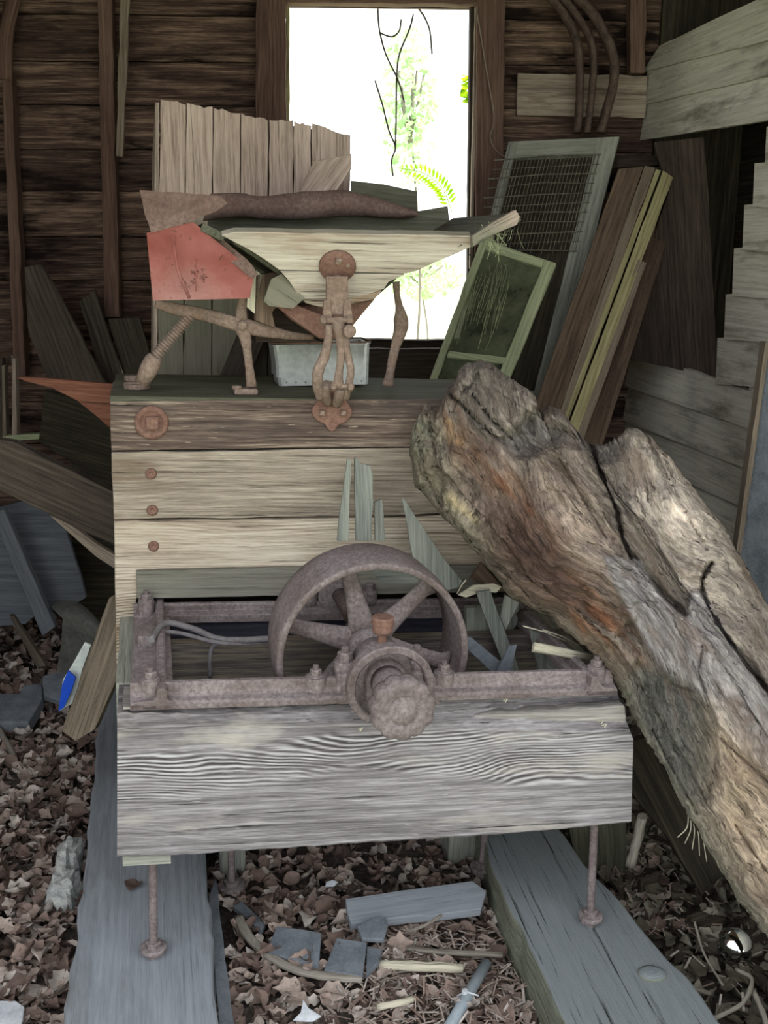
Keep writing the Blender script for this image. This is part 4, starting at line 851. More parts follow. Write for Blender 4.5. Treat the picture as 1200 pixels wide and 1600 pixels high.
# ---- galvanised tin box on the mill top (a thing of its own)
v0 = loc(mt(436, 603, TOPW + .005))[1]
b = MB(); A_, B_, C_, D_ = mp(427, 541, v0), mp(577, 538, v0), mp(575, 600, v0), mp(436, 603, v0)
wf = .12; n_ = 8; ring = []
def tinrow(l, r_, wd):
    return [l, l + (r_ - l) * .03 - VV * .006, r_ - (r_ - l) * .03 - VV * .006, r_, r_ + VV * wd, l + VV * wd]
rows = [tinrow(D_, C_, wf * .9), tinrow(A_, B_, wf), tinrow(A_ - U * .004 + W * .003, B_ + U * .004 + W * .003, wf + .004), tinrow(A_ + U * .006 + W * .003, B_ - U * .006 + W * .003, wf - .006), tinrow(A_ + U * .008 - W * .08, B_ - U * .01 - W * .08, wf - .012)]
vs = [p for r_ in rows for p in r_]; fs = [(i * 6 + k, i * 6 + (k + 1) % 6, (i + 1) * 6 + (k + 1) % 6, (i + 1) * 6 + k) for i in range(4) for k in range(6)] + [tuple(reversed(range(6))), tuple(24 + k for k in range(6))]
b.add(vs, fs, None, False); tin = build(b, 'tin_box', M['tin'], None, 'shiny galvanised tin box standing on the mill top behind the iron links', 'tin box', bevel=.002)
b = MB()
for k in range(9): disc(b, D_.lerp(C_, .08 + .105 * k) + W * .009 - VV * .0065, -VV, .0022, .0015, 8)
build(b, 'rivets', M['wire'], tin)
b = MB(); tube(b, [p + W * .004 for p in rows[2]] + [rows[2][0] + W * .004], .0022, 6); build(b, 'rim_wire', M['rust'], tin)
# ================================================================== the log
def polyd(p, pl):
    best = 1e9
    for i in range(len(pl) - 1):
        ax_, ay = pl[i]; bx_, by = pl[i + 1]; dx, dy = bx_ - ax_, by - ay
        t_ = max(0, min(1, ((p[0] - ax_) * dx + (p[1] - ay) * dy) / (dx * dx + dy * dy))); d = math.hypot(p[0] - ax_ - dx * t_, p[1] - ay - dy * t_)
        if d < best: best = d
    return best
def inpoly(p, pl):
    c = False; j = len(pl) - 1
    for i in range(len(pl)):
        if (pl[i][1] > p[1]) != (pl[j][1] > p[1]) and p[0] < (pl[j][0] - pl[i][0]) * (p[1] - pl[i][1]) / (pl[j][1] - pl[i][1]) + pl[i][0]: c = not c
        j = i
    return c
def sreg(p, pl, soft):     # 0 outside .. 1 inside, soft edge in outline units
    d = polyd(p, pl + pl[:1]); return (1 if inpoly(p, pl) else -1) * min(1, d / soft) * .5 + .5
def resample(pl, n):
    L = [0]
    for i in range(1, len(pl)): L.append(L[-1] + math.hypot(pl[i][0] - pl[i - 1][0], pl[i][1] - pl[i - 1][1]))
    out, k = [], 0
    for i in range(n):
        s = L[-1] * i / (n - 1)
        while k < len(L) - 2 and L[k + 1] < s: k += 1
        t_ = (s - L[k]) / (L[k + 1] - L[k]); out.append((pl[k][0] + (pl[k + 1][0] - pl[k][0]) * t_, pl[k][1] + (pl[k + 1][1] - pl[k][1]) * t_))
    return out
LL = [(644, 668), (640, 700), (650, 760), (690, 805), (745, 862), (790, 925), (860, 968), (930, 1022), (965, 1075), (1000, 1140), (1040, 1205), (1075, 1275), (1110, 1330), (1150, 1400), (1200, 1470), (1290, 1590), (1370, 1700), (1480, 1860)]
LR = [(1025, 692), (1062, 735), (1100, 785), (1135, 830), (1165, 885), (1200, 945), (1260, 1030), (1330, 1130), (1420, 1260), (1520, 1400), (1620, 1540), (1760, 1740)]
LT = [(644, 668), (656, 650), (664, 634), (672, 630), (680, 645), (690, 640), (697, 612), (706, 604), (718, 583), (732, 568), (748, 561), (765, 566), (778, 577), (800, 592), (836, 617), (842, 645), (852, 642), (860, 636), (874, 640), (888, 655), (903, 675), (915, 690), (930, 698), (950, 694), (965, 683), (978, 673), (995, 671), (1010, 677), (1025, 692)]
LB = [(1480, 1860), (1620, 1830), (1760, 1740)]
def make_log():
    NA, NC = 440, 170      # along, across
    L_, R_, T_, B_ = resample(LL, NA + 1), resample(LR, NA + 1), resample(LT, NC + 1), resample(LB, NC + 1)
    for j in range(1, NC):
        k_ = 9 * noise.noise(V3((j * .23, 3, 0))) + 7 * noise.noise(V3((j * .9, 0, 8))); T_[j] = (T_[j][0] + .51 * k_, T_[j][1] + .86 * k_)
    for i in range(1, NA):
        k_ = 5 * noise.noise(V3((i * .10, 0, 2))) + 4 * noise.noise(V3((i * .45, 0, 5))); L_[i] = (L_[i][0] + .85 * k_, L_[i][1] - .5 * k_)
        k_ = 5 * noise.noise(V3((i * .08, 0, 12))) + 3 * noise.noise(V3((i * .4, 0, 15))); R_[i] = (R_[i][0] + .85 * k_, R_[i][1] - .5 * k_)
    cracks = [([(922, 692), (935, 730), (950, 765), (965, 800), (972, 840), (986, 872)], 4.5, .07), ([(986, 872), (1012, 895), (1040, 932), (1072, 960)], 9, .030),
              ([(1112, 880), (1098, 905), (1098, 925), (1110, 955), (1138, 1000), (1170, 1045), (1205, 1085), (1270, 1170), (1350, 1280)], 5, .06),
              ([(728, 606), (748, 630), (768, 655), (800, 686)], 3.5, .03), ([(703, 618), (722, 632), (742, 655), (765, 676), (782, 688)], 3.5, .03), ([(748, 584), (735, 605), (722, 612)], 3, .02),
              ([(874, 716), (892, 745), (915, 785), (945, 838)], 2.2, .014), ([(1098, 1010), (1092, 1050), (1108, 1105), (1122, 1150), (1165, 1190), (1230, 1250)], 2.5, .016),
              ([(1015, 690), (1040, 740), (1070, 800), (1105, 860)], 3, .018), ([(1060, 1290), (1030, 1240), (1000, 1170), (985, 1120)], 4, .02), ([(1090, 1270), (1050, 1200), (1020, 1140)], 3, .02),
              ([(1150, 1290), (1190, 1350), (1240, 1420)], 3, .02), ([(860, 965), (800, 905), (740, 850), (700, 800)], 4, .02), ([(690, 790), (665, 740), (655, 690)], 3, .02)]
    slabR = [(942, 868), (985, 872), (1003, 878), (1030, 925), (1070, 965), (1080, 925), (1098, 922), (1140, 1000), (1200, 1085), (1290, 1210), (1260, 1260), (1180, 1200), (1110, 1120), (1085, 1080), (1050, 1070), (1010, 1010), (985, 960), (960, 915)]
    hollow = [(985, 1040), (1040, 1050), (1085, 1080), (1112, 1110), (1118, 1180), (1105, 1255), (1070, 1240), (1040, 1190), (1000, 1115)]
    flap = [(958, 1000), (1000, 985), (1005, 1010), (985, 1052), (965, 1030)]
    cav = [(785, 692), (815, 660), (838, 640), (850, 655), (900, 680), (935, 702), (960, 696), (975, 690), (960, 715), (930, 722), (915, 700), (880, 688), (850, 700), (830, 712), (805, 710)]
    front = [(644, 690), (690, 700), (735, 705), (770, 705), (800, 716), (828, 714), (850, 702), (880, 692), (908, 702), (925, 730), (948, 800), (965, 870), (1000, 960), (900, 1050), (600, 800)]
    ragged = [(640, 660), (690, 640), (735, 700), (700, 760), (740, 840), (790, 925), (860, 970), (700, 900), (600, 760)]
    warm = [(700, 650), (715, 640), (740, 700), (790, 740), (850, 830), (940, 930), (1000, 985), (990, 1020), (940, 1000), (880, 930), (830, 830), (760, 740), (705, 690)]
    dk = [(762, 800), (830, 790), (870, 850), (905, 930), (880, 960), (820, 920), (770, 870)]
    lightB = [(1110, 1110), (1200, 1190), (1400, 1400), (1500, 1600), (1330, 1600), (1200, 1440), (1110, 1300)]
    vs, gc, tint = [], [], []
    axd = V3((600, 1000, 0)).normalized(); n3 = None
    def cen(x, y):
        s = ((x - 800) * axd.x + (y - 600) * axd.y) / 1166.0; return 2.37 - .78 * s - .02 * math.sin(s * 5), s
    fr_, bk_ = [], []
    for i in range(NA + 1):
        a = i / NA
        for j in range(NC + 1):
            c = j / NC
            x = (1 - c) * L_[i][0] + c * R_[i][0] + (1 - a) * T_[j][0] + a * B_[j][0] - ((1 - a) * (1 - c) * LL[0][0] + (1 - a) * c * LR[0][0] + a * (1 - c) * LL[-1][0] + a * c * LR[-1][0])
            y = (1 - c) * L_[i][1] + c * R_[i][1] + (1 - a) * T_[j][1] + a * B_[j][1] - ((1 - a) * (1 - c) * LL[0][1] + (1 - a) * c * LR[0][1] + a * (1 - c) * LL[-1][1] + a * c * LR[-1][1])
            Yc, s = cen(x, y); p = P(x, y, Yc); q = (x, y)
            cc = (c * .34 + (1 - c) * 0)   # metres across, roughly
            al = s * 1.15
            e = 2 * c - 1; prof = math.sqrt(max(0, 1 - abs(e) ** 2.6)); endf = min(1, a / .012) ** .5
            h = .125 * prof * (.35 + .65 * endf)
            w1 = noise.noise(V3((al * 5, cc * 14, 1.3))); w2 = noise.noise(V3((al * 16 + w1, cc * 60, 4.1))); w3 = noise.noise(V3((al * 45, cc * 190 + w2, 7.7)))
            w4 = noise.noise(V3((al * 9 + w1, cc * 26 + w2 * .6, 9.1)))
            terr = math.floor((w4 + 1) * 5) / 5 - 1
            rl = sreg(q, hollow, 10); fl = sreg(q, slabR, 3); rg = sreg(q, ragged, 16)
            calm = 1 - .6 * fl
            w5 = noise.noise(V3((al * 22 + w2, cc * 95 + w1 * 2, 2.2))); w6 = noise.noise(V3((al * 60, cc * 120 + w2, 5.2)))
            w7 = noise.noise(V3((al * 24 + w2 * .8, cc * 75 + w1 * 3, 12.7))); t2_ = math.floor((w7 + 1) * 6) / 6 - 1
            h += .018 * t2_ * (.35 + .65 * calm); h += .011 * w1 * calm + .009 * w2 * (.5 + .5 * calm) + .006 * abs(w5) * (.4 + .6 * calm) + .004 * w3 + .003 * w6 + .022 * terr * calm + rg * .016 * (abs(w2) + abs(w3))
            h += .016 * fl - .024 * rl + .01 * sreg(q, flap, 3) - .055 * sreg(q, cav, 9) + .022 * sreg(q, front, 5)
            cr = 0
            for pl_, wd, dp in cracks:
                d = polyd(q, pl_)
                if d < wd * 1.8: wq = wd * (.75 + .9 * noise.noise(V3((x * .05, y * .05, wd)))); g_ = max(0, 1 - (d / wq) ** 2) if 0 < d < wq else 0; cr = max(cr, g_ * dp)
            h -= cr; h = max(h, -.02)
            fr_.append(p + (CAM - p).normalized() * h)
            gc.append((al, cc + .05 * w1, h))
            T = V3((.535, .50, .47)) * (1 + .35 * w1 + .25 * w4)
            def mixt(f, col_):
                nonlocal T
                T = T.lerp(V3(col_), max(0, min(1, f)))
            lef = max(0, 1 - c / .16); mixt(lef * .8 + .5 * rg, (.45, .45, .40))
            mixt(sreg(q, warm, 34) * (.45 + .9 * w2 + .9 * w5), (.47, .32, .24)); mixt(sreg(q, front, 30) * .25, (.42, .32, .27))
            mixt(sreg(q, dk, 26) * .8, (.27, .21, .19)); mixt(fl, (.56, .54, .54)); mixt(rl, (.37, .365, .35)); mixt(sreg(q, cav, 10) * .6, (.36, .35, .35))
            mixt(sreg(q, lightB, 40) * (.7 + .4 * w1), (.63, .56, .48)); mixt(max(0, (1 - polyd(q, [(700, 655), (708, 690), (735, 705)]) / 12)) * (.5 + w5), (.62, .48, .34))
            mixt(max(0, (1 - polyd(q, [(895, 950), (910, 985)]) / 14)) * (.5 + w5), (.52, .38, .30)); mixt(max(0, (1 - polyd(q, [(700, 775), (740, 815)]) / 12)) * (.3 + 2 * w5), (.60, .55, .43))
            mixt(max(0, 1 - polyd(q, [(775, 735), (790, 765), (830, 800)]) / 8) * (.4 + w5), (.46, .32, .25))
            tint.append(T)
            if i % 8 == 0 and j % 5 == 0: bk_.append((i, j, p + (p - CAM).normalized() * (.12 * prof * endf * (1 + .25 * w1))))
    N = (NC + 1); vs = fr_; fs = [(i * N + j, (i + 1) * N + j, (i + 1) * N + j + 1, i * N + j + 1) for i in range(NA) for j in range(NC)]
    q = vs; f0 = fs[NA // 2 * NC + NC // 2]; nrm = (q[f0[1]] - q[f0[0]]).cross(q[f0[2]] - q[f0[1]])
    if nrm.dot(CAM - q[f0[0]]) < 0: fs = [tuple(reversed(f)) for f in fs]; fl_ = True
    else: fl_ = False
    # back side on the same rim vertices (coarse inside)
    n0 = len(vs); idx = {}
    NB_a, NB_c = NA // 8, NC // 5
    for (i, j, p) in bk_: idx[(i // 8, j // 5)] = len(vs); vs.append(p); gc.append((i / NA, j / NC * .34, .3)); tint.append(V3((.42, .38, .34)))
    bfs = [(idx[(i, j)], idx[(i, j + 1)], idx[(i + 1, j + 1)], idx[(i + 1, j)]) for i in range(NB_a) for j in range(NB_c)]
    # close rim: strips from fine edge to coarse edge
    def close(fine, coarse, k):
        out = []
        for m in range(len(coarse) - 1): out.append(tuple(fine[m * k:(m + 1) * k + 1]) + (coarse[m + 1], coarse[m]))
        return out
    bfs += close([i * N for i in range(NA + 1)], [idx[(i, 0)] for i in range(NB_a + 1)], 8)
    bfs += [tuple(reversed(f)) for f in close([i * N + NC for i in range(NA + 1)], [idx[(i, NB_c)] for i in range(NB_a + 1)], 8)]
    bfs += [tuple(reversed(f)) for f in close(list(range(NC + 1)), [idx[(0, j)] for j in range(NB_c + 1)], 5)]
    bfs += close([NA * N + j for j in range(NC + 1)], [idx[(NB_a, j)] for j in range(NB_c + 1)], 5)
    if fl_: bfs = [tuple(reversed(f)) for f in bfs]
    b = MB(); b.add(vs, fs + [tuple(reversed(f)) for f in bfs], gc, True)
    o = build(b, 'rotten_log', M['log'], None, 'huge splintered rotten log leaning against the right side of the mill', 'log')
    ca = o.data.attributes.new('tint', 'FLOAT_COLOR', 'POINT'); ca.data.foreach_set('color', [x for T in tint for x in (T.x, T.y, T.z, 1)])
    return o
t = NT('rotten_log_wood'); g = attr(t); ti = t.n('ShaderNodeAttribute', attribute_name='tint').outputs['Color']
gm = t.n('ShaderNodeGamma'); t.l(ti, gm.inputs[0]); gm.inputs[1].default_value = 2.2
wp = t.n('ShaderNodeVectorMath', operation='MULTIPLY_ADD'); nz = t.n('ShaderNodeTexNoise'); t.l(t.map(g, (8, 22, 8)), nz.inputs['Vector']); nz.inputs['Scale'].default_value = 1
t.l(nz.outputs['Color'], wp.inputs[0]); wp.inputs[1].default_value = (.03, .012, .03); t.l(g, wp.inputs[2]); gw = wp.outputs[0]
s1 = t.noise(t.map(gw, (11, 90, 30)), 1, 6, .72); s2_ = t.noise(t.map(gw, (34, 330, 80)), 1, 4, .75); s3 = t.noise(t.map(gw, (7, 24, 8)), 1, 5, .65)
ck = t.noise(t.map(gw, (13, 150, 40)), 1, 5, .8)
c = t.mix(.85, gm.outputs[0], t.ramp(s1, [(.33, (.20, .19, .18, 1)), (.5, (.5, .5, .5, 1)), (.66, (.78, .77, .74, 1))]), 'OVERLAY')
c = t.mix(.8, c, t.ramp(s2_, [(.32, (.2, .2, .2, 1)), (.68, (.76, .76, .74, 1))]), 'OVERLAY')
c = t.mix(t.math('MULTIPLY', t.ramp(s3, [(.52, (0, 0, 0, 1)), (.62, (1, 1, 1, 1))]), .5), c, (106, 88, 76))
cf = t.ramp(ck, [(.60, (0, 0, 0, 1)), (.66, (1, 1, 1, 1))]); c = t.mix(t.math('MULTIPLY', cf, .75), c, (46, 38, 34))
t.bump(t.math('SUBTRACT', t.math('ADD', s1, t.math('MULTIPLY', s2_, .5)), t.math('MULTIPLY', cf, .5)), 1, .009); M['log'] = t.fin(c, .92, 0, .15)
make_log()
b = MB(); r = random.Random(4)
for k in range(5): p = P(1076 + 3 * k, 1272 + 3 * k, 1.92); tube(b, smooth_path([p, p + V3((.004 * (k - 2), -.02, -.02)), p + V3((.012 * (k - 2), -.015, -.045 - .01 * k))]), .0012, 4)
build(b, 'hanging_fibres', M['straw'], None, 'pale curled fibres hanging off the lower left edge of the rotten log', 'fibres')

# ================================================================== ground timbers
M['sill2'] = wood('cracked_blue_grey_timber_dusty', (84, 88, 74), (128, 132, 116), (158, 160, 142), 9, 1.0, (100, 98, 84), (.5, .7), .012, .4, dust=(130, 137, 143), dustamt=.85, ckthr=.585)
def gtimber(name, left, right, z, th, mat, label, near=1.2, far=3.1, group=None):
    l0, l1 = G(*left[0], z), G(*left[-1], z); r0, r1 = G(*right[0], z), G(*right[-1], z)
    def ext(a, c, Y): d = (c - a); return a + d * ((Y - a.y) / d.y)
    pts = [ext(l0, l1, far)] + [G(x, y, z) for x, y in left] + [ext(l0, l1, near), ext(r0, r1, near)] + [G(x, y, z) for x, y in reversed(right)] + [ext(r0, r1, far)]
    b = MB(); prism(b, pts, V3((0, 0, -th)), (l1 - l0), .005, .05); return build(b, name, M[mat], None, label, 'timber', group, bevel=.008, seg=3)
zl, zr = RB[0].z - .004, RB[1].z - .004
gtimber('sill_timber', [(154, 1121), (133, 1350), (100, 1600)], [(312, 1270), (321, 1337), (342, 1600)], zl, zl + .0, 'sill', 'wide smooth blue-grey timber on the ground under the left end of the mill', .95, 3.6)
gtimber('sill_timber', [(760, 1321), (790, 1408), (837, 1500), (883, 1600)], [(883, 1304), (933, 1371), (971, 1408), (1000, 1446), (1046, 1500), (1075, 1525), (1121, 1592)], zr, .18, 'sill2', 'cracked blue-grey timber with a knot, slanting on the ground at right under the mill', 1.1, 2.62)
b = MB(); q = G(1019, 1522, zr); lathe(b, q - Z * .004, Z, [(0, 0), (.026, 0), (.024, .007), (.015, .011), (.0, .012)], 20, lambda a, r, h: 1 + .25 * math.cos(a) ** 2); build(b, 'timber_knot', M['sill2'], bpy.data.objects['sill_timber.001'])
def gslab(name, pts, z, th, mat, label, cat, grain=None, jit=.0015, group=None, bev=.002, tilt=(0, 0)):
    cx_ = sum(p[0] for p in pts) / len(pts); cy_ = sum(p[1] for p in pts) / len(pts); o = G(cx_, cy_, z); n = V3((tilt[0], tilt[1], 1)).normalized()
    q = [onplane(x, y, o, n) for x, y in pts]; g3 = (q[1] - q[0]) if grain is None else grain
    b = MB(); prism(b, q, -n * th, g3, jit); return build(b, name, M[mat], None, label, cat, group, bevel=bev)
gslab('edge_board', [(337, 1370), (345, 1440), (352, 1500), (366, 1600), (342, 1600), (326, 1400)], zl - .05, .02, 'slate', 'thin dark grey strip lying along the right edge of the wide smooth timber', 'strip')
gslab('fallen_plank', [(540, 1404), (620, 1392), (738, 1376), (760, 1392), (752, 1420), (640, 1432), (548, 1443), (543, 1425)], .07, .025, 'sill', 'short grey plank lying on the leaves under the middle of the mill', 'plank', tilt=(.05, -.25))
SG = 'slate-grey shingle pieces on the leaves'
gslab('shingle', [(432, 1447), (502, 1457), (498, 1514), (417, 1486)], .055, .012, 'slate', 'leftmost large slate-grey shingle piece on the leaves beside the curved hoop', 'shingle', group=SG, jit=.003, tilt=(0, -.2))
gslab('shingle', [(526, 1465), (573, 1472), (567, 1526), (506, 1515)], .055, .012, 'slate', 'squarish slate-grey shingle piece in the middle, inside the curved hoop end', 'shingle', group=SG, jit=.003, tilt=(0, -.15))
gslab('shingle', [(558, 1446), (580, 1434), (602, 1430), (607, 1444), (600, 1468), (566, 1466)], .075, .012, 'slate', 'slate-grey shingle piece with rounded edge touching the short grey plank', 'shingle', group=SG, jit=.003, tilt=(.1, -.2))
gslab('shingle', [(364, 1416), (377, 1407), (416, 1442), (409, 1456)], .05, .012, 'slate', 'small slate-grey shingle piece beside the rear threaded rod at left', 'shingle', group=SG, jit=.002)
gslab('shingle', [(573, 1478), (597, 1482), (592, 1502), (572, 1524)], .05, .012, 'slate', 'small triangular slate-grey scrap right of the squarish shingle piece', 'shingle', group=SG, jit=.002)
b = MB(); tube(b, smooth_path([G(372, 1432, .05), G(388, 1462, .045), G(412, 1486, .04), G(445, 1508, .04), G(490, 1522, .04), G(530, 1527, .04), G(566, 1528, .04)]), .013, 8, .5, rough=.2); build(b, 'curved_hoop', M['twig'], None, 'curved grey wooden hoop piece in the leaves below the shingle pieces', 'hoop')
b = MB(); a_, c_ = G(760, 1505, .03), G(698, 1612, .03); tube(b, [a_, a_.lerp(c_, .5), c_], .0125, 16); pp_ = build(b, 'plastic_pipe', M['pvc'], None, 'short smooth grey pipe lying in the mulch left of the right timber', 'pipe')
b = MB(); m_ = a_.lerp(c_, .52); disc(b, m_ + V3((-.004, 0, .01)), Z, .007, .008, 10); tube(b, [m_ + V3((.025, -.005, .008)), m_ + V3((0, 0, .014)), m_ + V3((-.02, .004, .0))], .0022, 6); build(b, 'clip', M['white'], pp_)
def stick(pts, z, r_, label, mat='twig', group=None, name='stick'):
    b = MB(); tube(b, smooth_path([G(x, y, z + dz) for x, y, dz in pts], 4), r_, 7, rough=.35); return build(b, name, M[mat], None, label, 'stick', group)
stick([(594, 1508, 0), (650, 1510, .01), (722, 1513, 0)], .03, .012, 'thick pale dead stick lying level below the short grey plank', 'straw')
stick([(636, 1482, 0), (700, 1488, .006), (785, 1492, 0)], .03, .007, 'thin brown stick lying level just above the thick pale one')
stick([(590, 1573, 0), (620, 1568, .01), (646, 1561, 0)], .03, .008, 'short pale stick left of the smooth grey pipe', 'straw')
stick([(640, 1455, 0), (665, 1445, .02), (690, 1430, .03)], .05, .004, 'thin twig leaning up on the short grey plank')
stick([(905, 1445, .0), (950, 1478, .02), (1000, 1502, .0)], .0, .009, 'pale broken stick in the dark leaves right of the slanting timber')
stick([(985, 1480, 0), (1040, 1530, .03), (1110, 1552, .02)], .0, .005, 'thin twig running toward the silver ball')
stick([(1115, 1592, .03), (1160, 1568, .05), (1175, 1530, .06), (1150, 1515, .05)], .0, .005, 'forked pale twig in the lower right corner')
stick([(1175, 1545, .05), (1195, 1590, .03), (1198, 1620, .0)], .0, .006, 'pale twig standing at the right edge below the silver ball')
stick([(1085, 1440, .1), (1100, 1490, .04), (1130, 1540, .0)], .0, .003, 'dark thin stem in front of the silver ball')
b = MB(); bc = G(1148, 1478, .03); lathe(b, bc - Z * .042, Z, [(0, 0)] + [(.042 * math.sin(math.pi * k / 16), .042 - .042 * math.cos(math.pi * k / 16)) for k in range(1, 16)] + [(0, .084)], 32, lambda a, r, h: 1 + .03 * math.sin(a * 5) * math.sin(h * 60)); build(b, 'silver_ball', M['mirror'], None, 'crumpled shiny silver ball lying in the dark twigs at lower right', 'ball')
gslab('paper_scrap', [(474, 1562), (482, 1575), (502, 1588), (488, 1596), (458, 1594), (470, 1582)], .06, .003, 'white', 'torn white scrap on the leaves at the bottom, left of centre', 'scrap', bev=0, tilt=(.2, -.3))
gslab('paper_scrap', [(510, 1378), (520, 1375), (528, 1378), (522, 1384), (508, 1385)], .06, .004, 'white', 'tiny white and blue scrap in the shade under the mill', 'scrap', bev=0, tilt=(0, -.5))
gslab('plastic_lid', [(-20, 1562), (25, 1563), (38, 1572), (36, 1590), (30, 1612), (-20, 1612)], .05, .01, 'white', 'white plastic tub corner in the bottom left corner of the picture', 'tub', bev=.003)  # white plastic lid, flat on the ground
# chunks of concrete
def rock(c, rx, ry, rz, seed, mat, label, name='concrete_chunk', cat='chunk', group=None):
    b = MB(); vs, fs = [], []; nu_, nv = 18, 12
    for j in range(nv + 1):
        for i in range(nu_):
            a, e = 2 * math.pi * i / nu_, math.pi * j / nv; d = V3((math.sin(e) * math.cos(a), math.sin(e) * math.sin(a), math.cos(e))); k = 1 + .35 * noise.noise(d * 1.6 + V3((seed, 0, 0))) + .15 * noise.noise(d * 4 + V3((0, seed, 0)))
            d2 = V3([math.copysign(abs(x) ** .7, x) for x in d]); vs.append(c + V3((d2.x * rx, d2.y * ry, d2.z * rz)) * k)
    for j in range(nv):
        for i in range(nu_): fs.append((j * nu_ + i, (j + 1) * nu_ + i, (j + 1) * nu_ + (i + 1) % nu_, j * nu_ + (i + 1) % nu_))
    b.add(vs, fs, None, False); return build(b, name, M[mat], None, label, cat, group)
rock(G(108, 1345, .05), .03, .05, .05, 1, 'concrete', 'upper of two pale lumps of concrete against the left edge of the wide timber')
rock(G(100, 1395, .04), .035, .05, .05, 5, 'concrete', 'lower of two pale lumps of concrete against the left edge of the wide timber')
gslab('grey_block', [(-30, 1085), (30, 1083), (36, 1070), (66, 1066), (66, 1090), (44, 1128), (-30, 1128)], .1, .05, 'slate', 'pale grey stepped block lying on the leaves at the left edge', 'block', bev=.006, tilt=(0, -.2))
gslab('grey_slab', [(66, 1056), (100, 1046), (112, 1072), (98, 1096), (68, 1086)], .12, .03, 'slate', 'grey slab lying right of the stepped block, left of the blue sheet', 'slab', bev=.004, tilt=(.2, -.5))
stick([(-10, 1128, .04), (10, 1160, .02), (24, 1182, 0)], .02, .01, 'grey stick sloping down under the stepped block at the left edge')
slab('leaning_lath', [(14, 962), (20, 962), (72, 1040), (58, 1044)], 3.2, .02, 'junk', 'short lath stuck in the leaves at the foot of the blue-grey panel', 'lath')
slab('dark_timber', [(985, 1160), (1016, 1150), (1060, 1225), (1135, 1372), (1096, 1400), (1045, 1310), (985, 1235)], 2.35, .05, 'blackwood', 'dark timber sloping down behind the rotten log, right of the beam end', 'timber', (1000, 1180, 1110, 1390), slope=-.3)
slab('pale_block', [(888, 1290), (978, 1284), (982, 1370), (964, 1392), (900, 1345)], 2.45, .05, 'green', 'dim grey-green block under the right end of the front beam', 'block', slope=-.1)
stick([(985, 1352, .12), (995, 1315, .2), (1004, 1275, .28)], .0, .012, 'short grey branch standing in the shade right of the beam end')
gslab('stone', [(1072, 1430), (1100, 1420), (1140, 1436), (1110, 1465), (1080, 1455)], .0, .03, 'junk', 'flat brownish stone in the dark leaves under the log', 'stone', bev=.006, tilt=(0, -.5))
gslab('stone', [(1000, 1372), (1036, 1358), (1024, 1388), (1002, 1392)], .0, .03, 'junk', 'small pointed stone in the dark leaves below the sloping dark timber', 'stone', bev=.004, tilt=(.2, -.6))

# ================================================================== splintered shingles caught in the mill
WG = 'splintered shingle pieces caught behind the pulley'
def shard(pts, v, label, mat='shard', th=.008, group=WG, dv=0.0, grain=None, name='splintered_shingle'):
    ys = [p[1] for p in pts]; y0, y1 = min(ys), max(ys)
    q = [mp(x, y, v + dv * (y1 - y) / (y1 - y0)) for x, y in pts]; b = MB(); prism(b, q, VV * th, grain or W, .0012, .03); return build(b, name, M[mat], None, label, 'shingle piece', group, bevel=.0008)
shard([(543, 716), (549, 721), (546, 790), (545, 845), (527, 845), (531, 800), (538, 752)], .40, 'narrow pointed grey shingle splinter, leftmost of those rising behind the pulley', dv=.06)
shard([(554, 716), (558, 716), (563, 724), (579, 728), (583, 745), (581, 845), (556, 845)], .41, 'tallest wide grey shingle piece rising behind the top of the pulley', dv=.06)
shard([(586, 784), (597, 780), (602, 845), (586, 845)], .43, 'short grey shingle splinter just right of the tallest one behind the pulley', dv=.04)
shard([(628, 778), (633, 781), (655, 815), (690, 868), (722, 908), (716, 918), (690, 925), (660, 905), (645, 870), (638, 830)], .38, 'broad curved grey shingle blade leaning right of the pulley top', dv=.08)
shard([(578, 890), (640, 888), (686, 897), (690, 912), (600, 914)], .42, 'grey shingle lying level, seen between the pulley spokes', th=.01, grain=U)
shard([(716, 930), (740, 915), (772, 912), (784, 917), (776, 926), (752, 925), (728, 934)], .36, 'pale frayed splinter lying above the right rim of the pulley', 'straw', grain=U, th=.006)
shard([(729, 950), (812, 947), (808, 975), (790, 1002), (772, 1040), (740, 1062), (728, 1062)], .40, 'pale grey board piece right of the pulley rim', 'post', .02, dv=.03)
shard([(744, 926), (766, 922), (776, 952), (806, 1030), (812, 1050), (790, 1050), (760, 970)], .28, 'long grey-green slat crossing down right of the pulley', dv=.06)
shard([(728, 996), (736, 996), (785, 1036), (778, 1050), (768, 1050), (730, 1014)], .24, 'blue-grey slat slanting down to the front rail right of the pulley', 'slate')
shard([(776, 1050), (796, 1010), (808, 1008), (798, 1050)], .22, 'short blue-grey slat piece standing on the front rail right of the pulley', 'slate')
shard([(790, 930), (812, 942), (790, 985), (782, 965)], .34, 'triangular pale piece below the rear rail right of the pulley', 'post')
shard([(808, 960), (822, 950), (858, 985), (870, 1050), (842, 1050), (826, 1005)], .38, 'dull brown slat under the rotten log', 'junk', dv=.04)
shard([(828, 985), (856, 992), (880, 1045), (842, 1050)], .30, 'grey-green slat under the pale split stick', 'shard')
shard([(858, 985), (890, 1005), (915, 1045), (884, 1048)], .34, 'dull grey slat under the log beside the grey-green one', 'slate')
b = MB(); tube(b, [mp(833, 1011, .12), mp(850, 1014, .12), mp(890, 1022, .12), mp(930, 1028, .14)], [.012, .0125, .011, .008], 7, .5, flatdir=VV, rough=.3); build(b, 'split_stick', M['straw'], None, 'pale split stick sticking out from under the log above the front rail', 'stick')
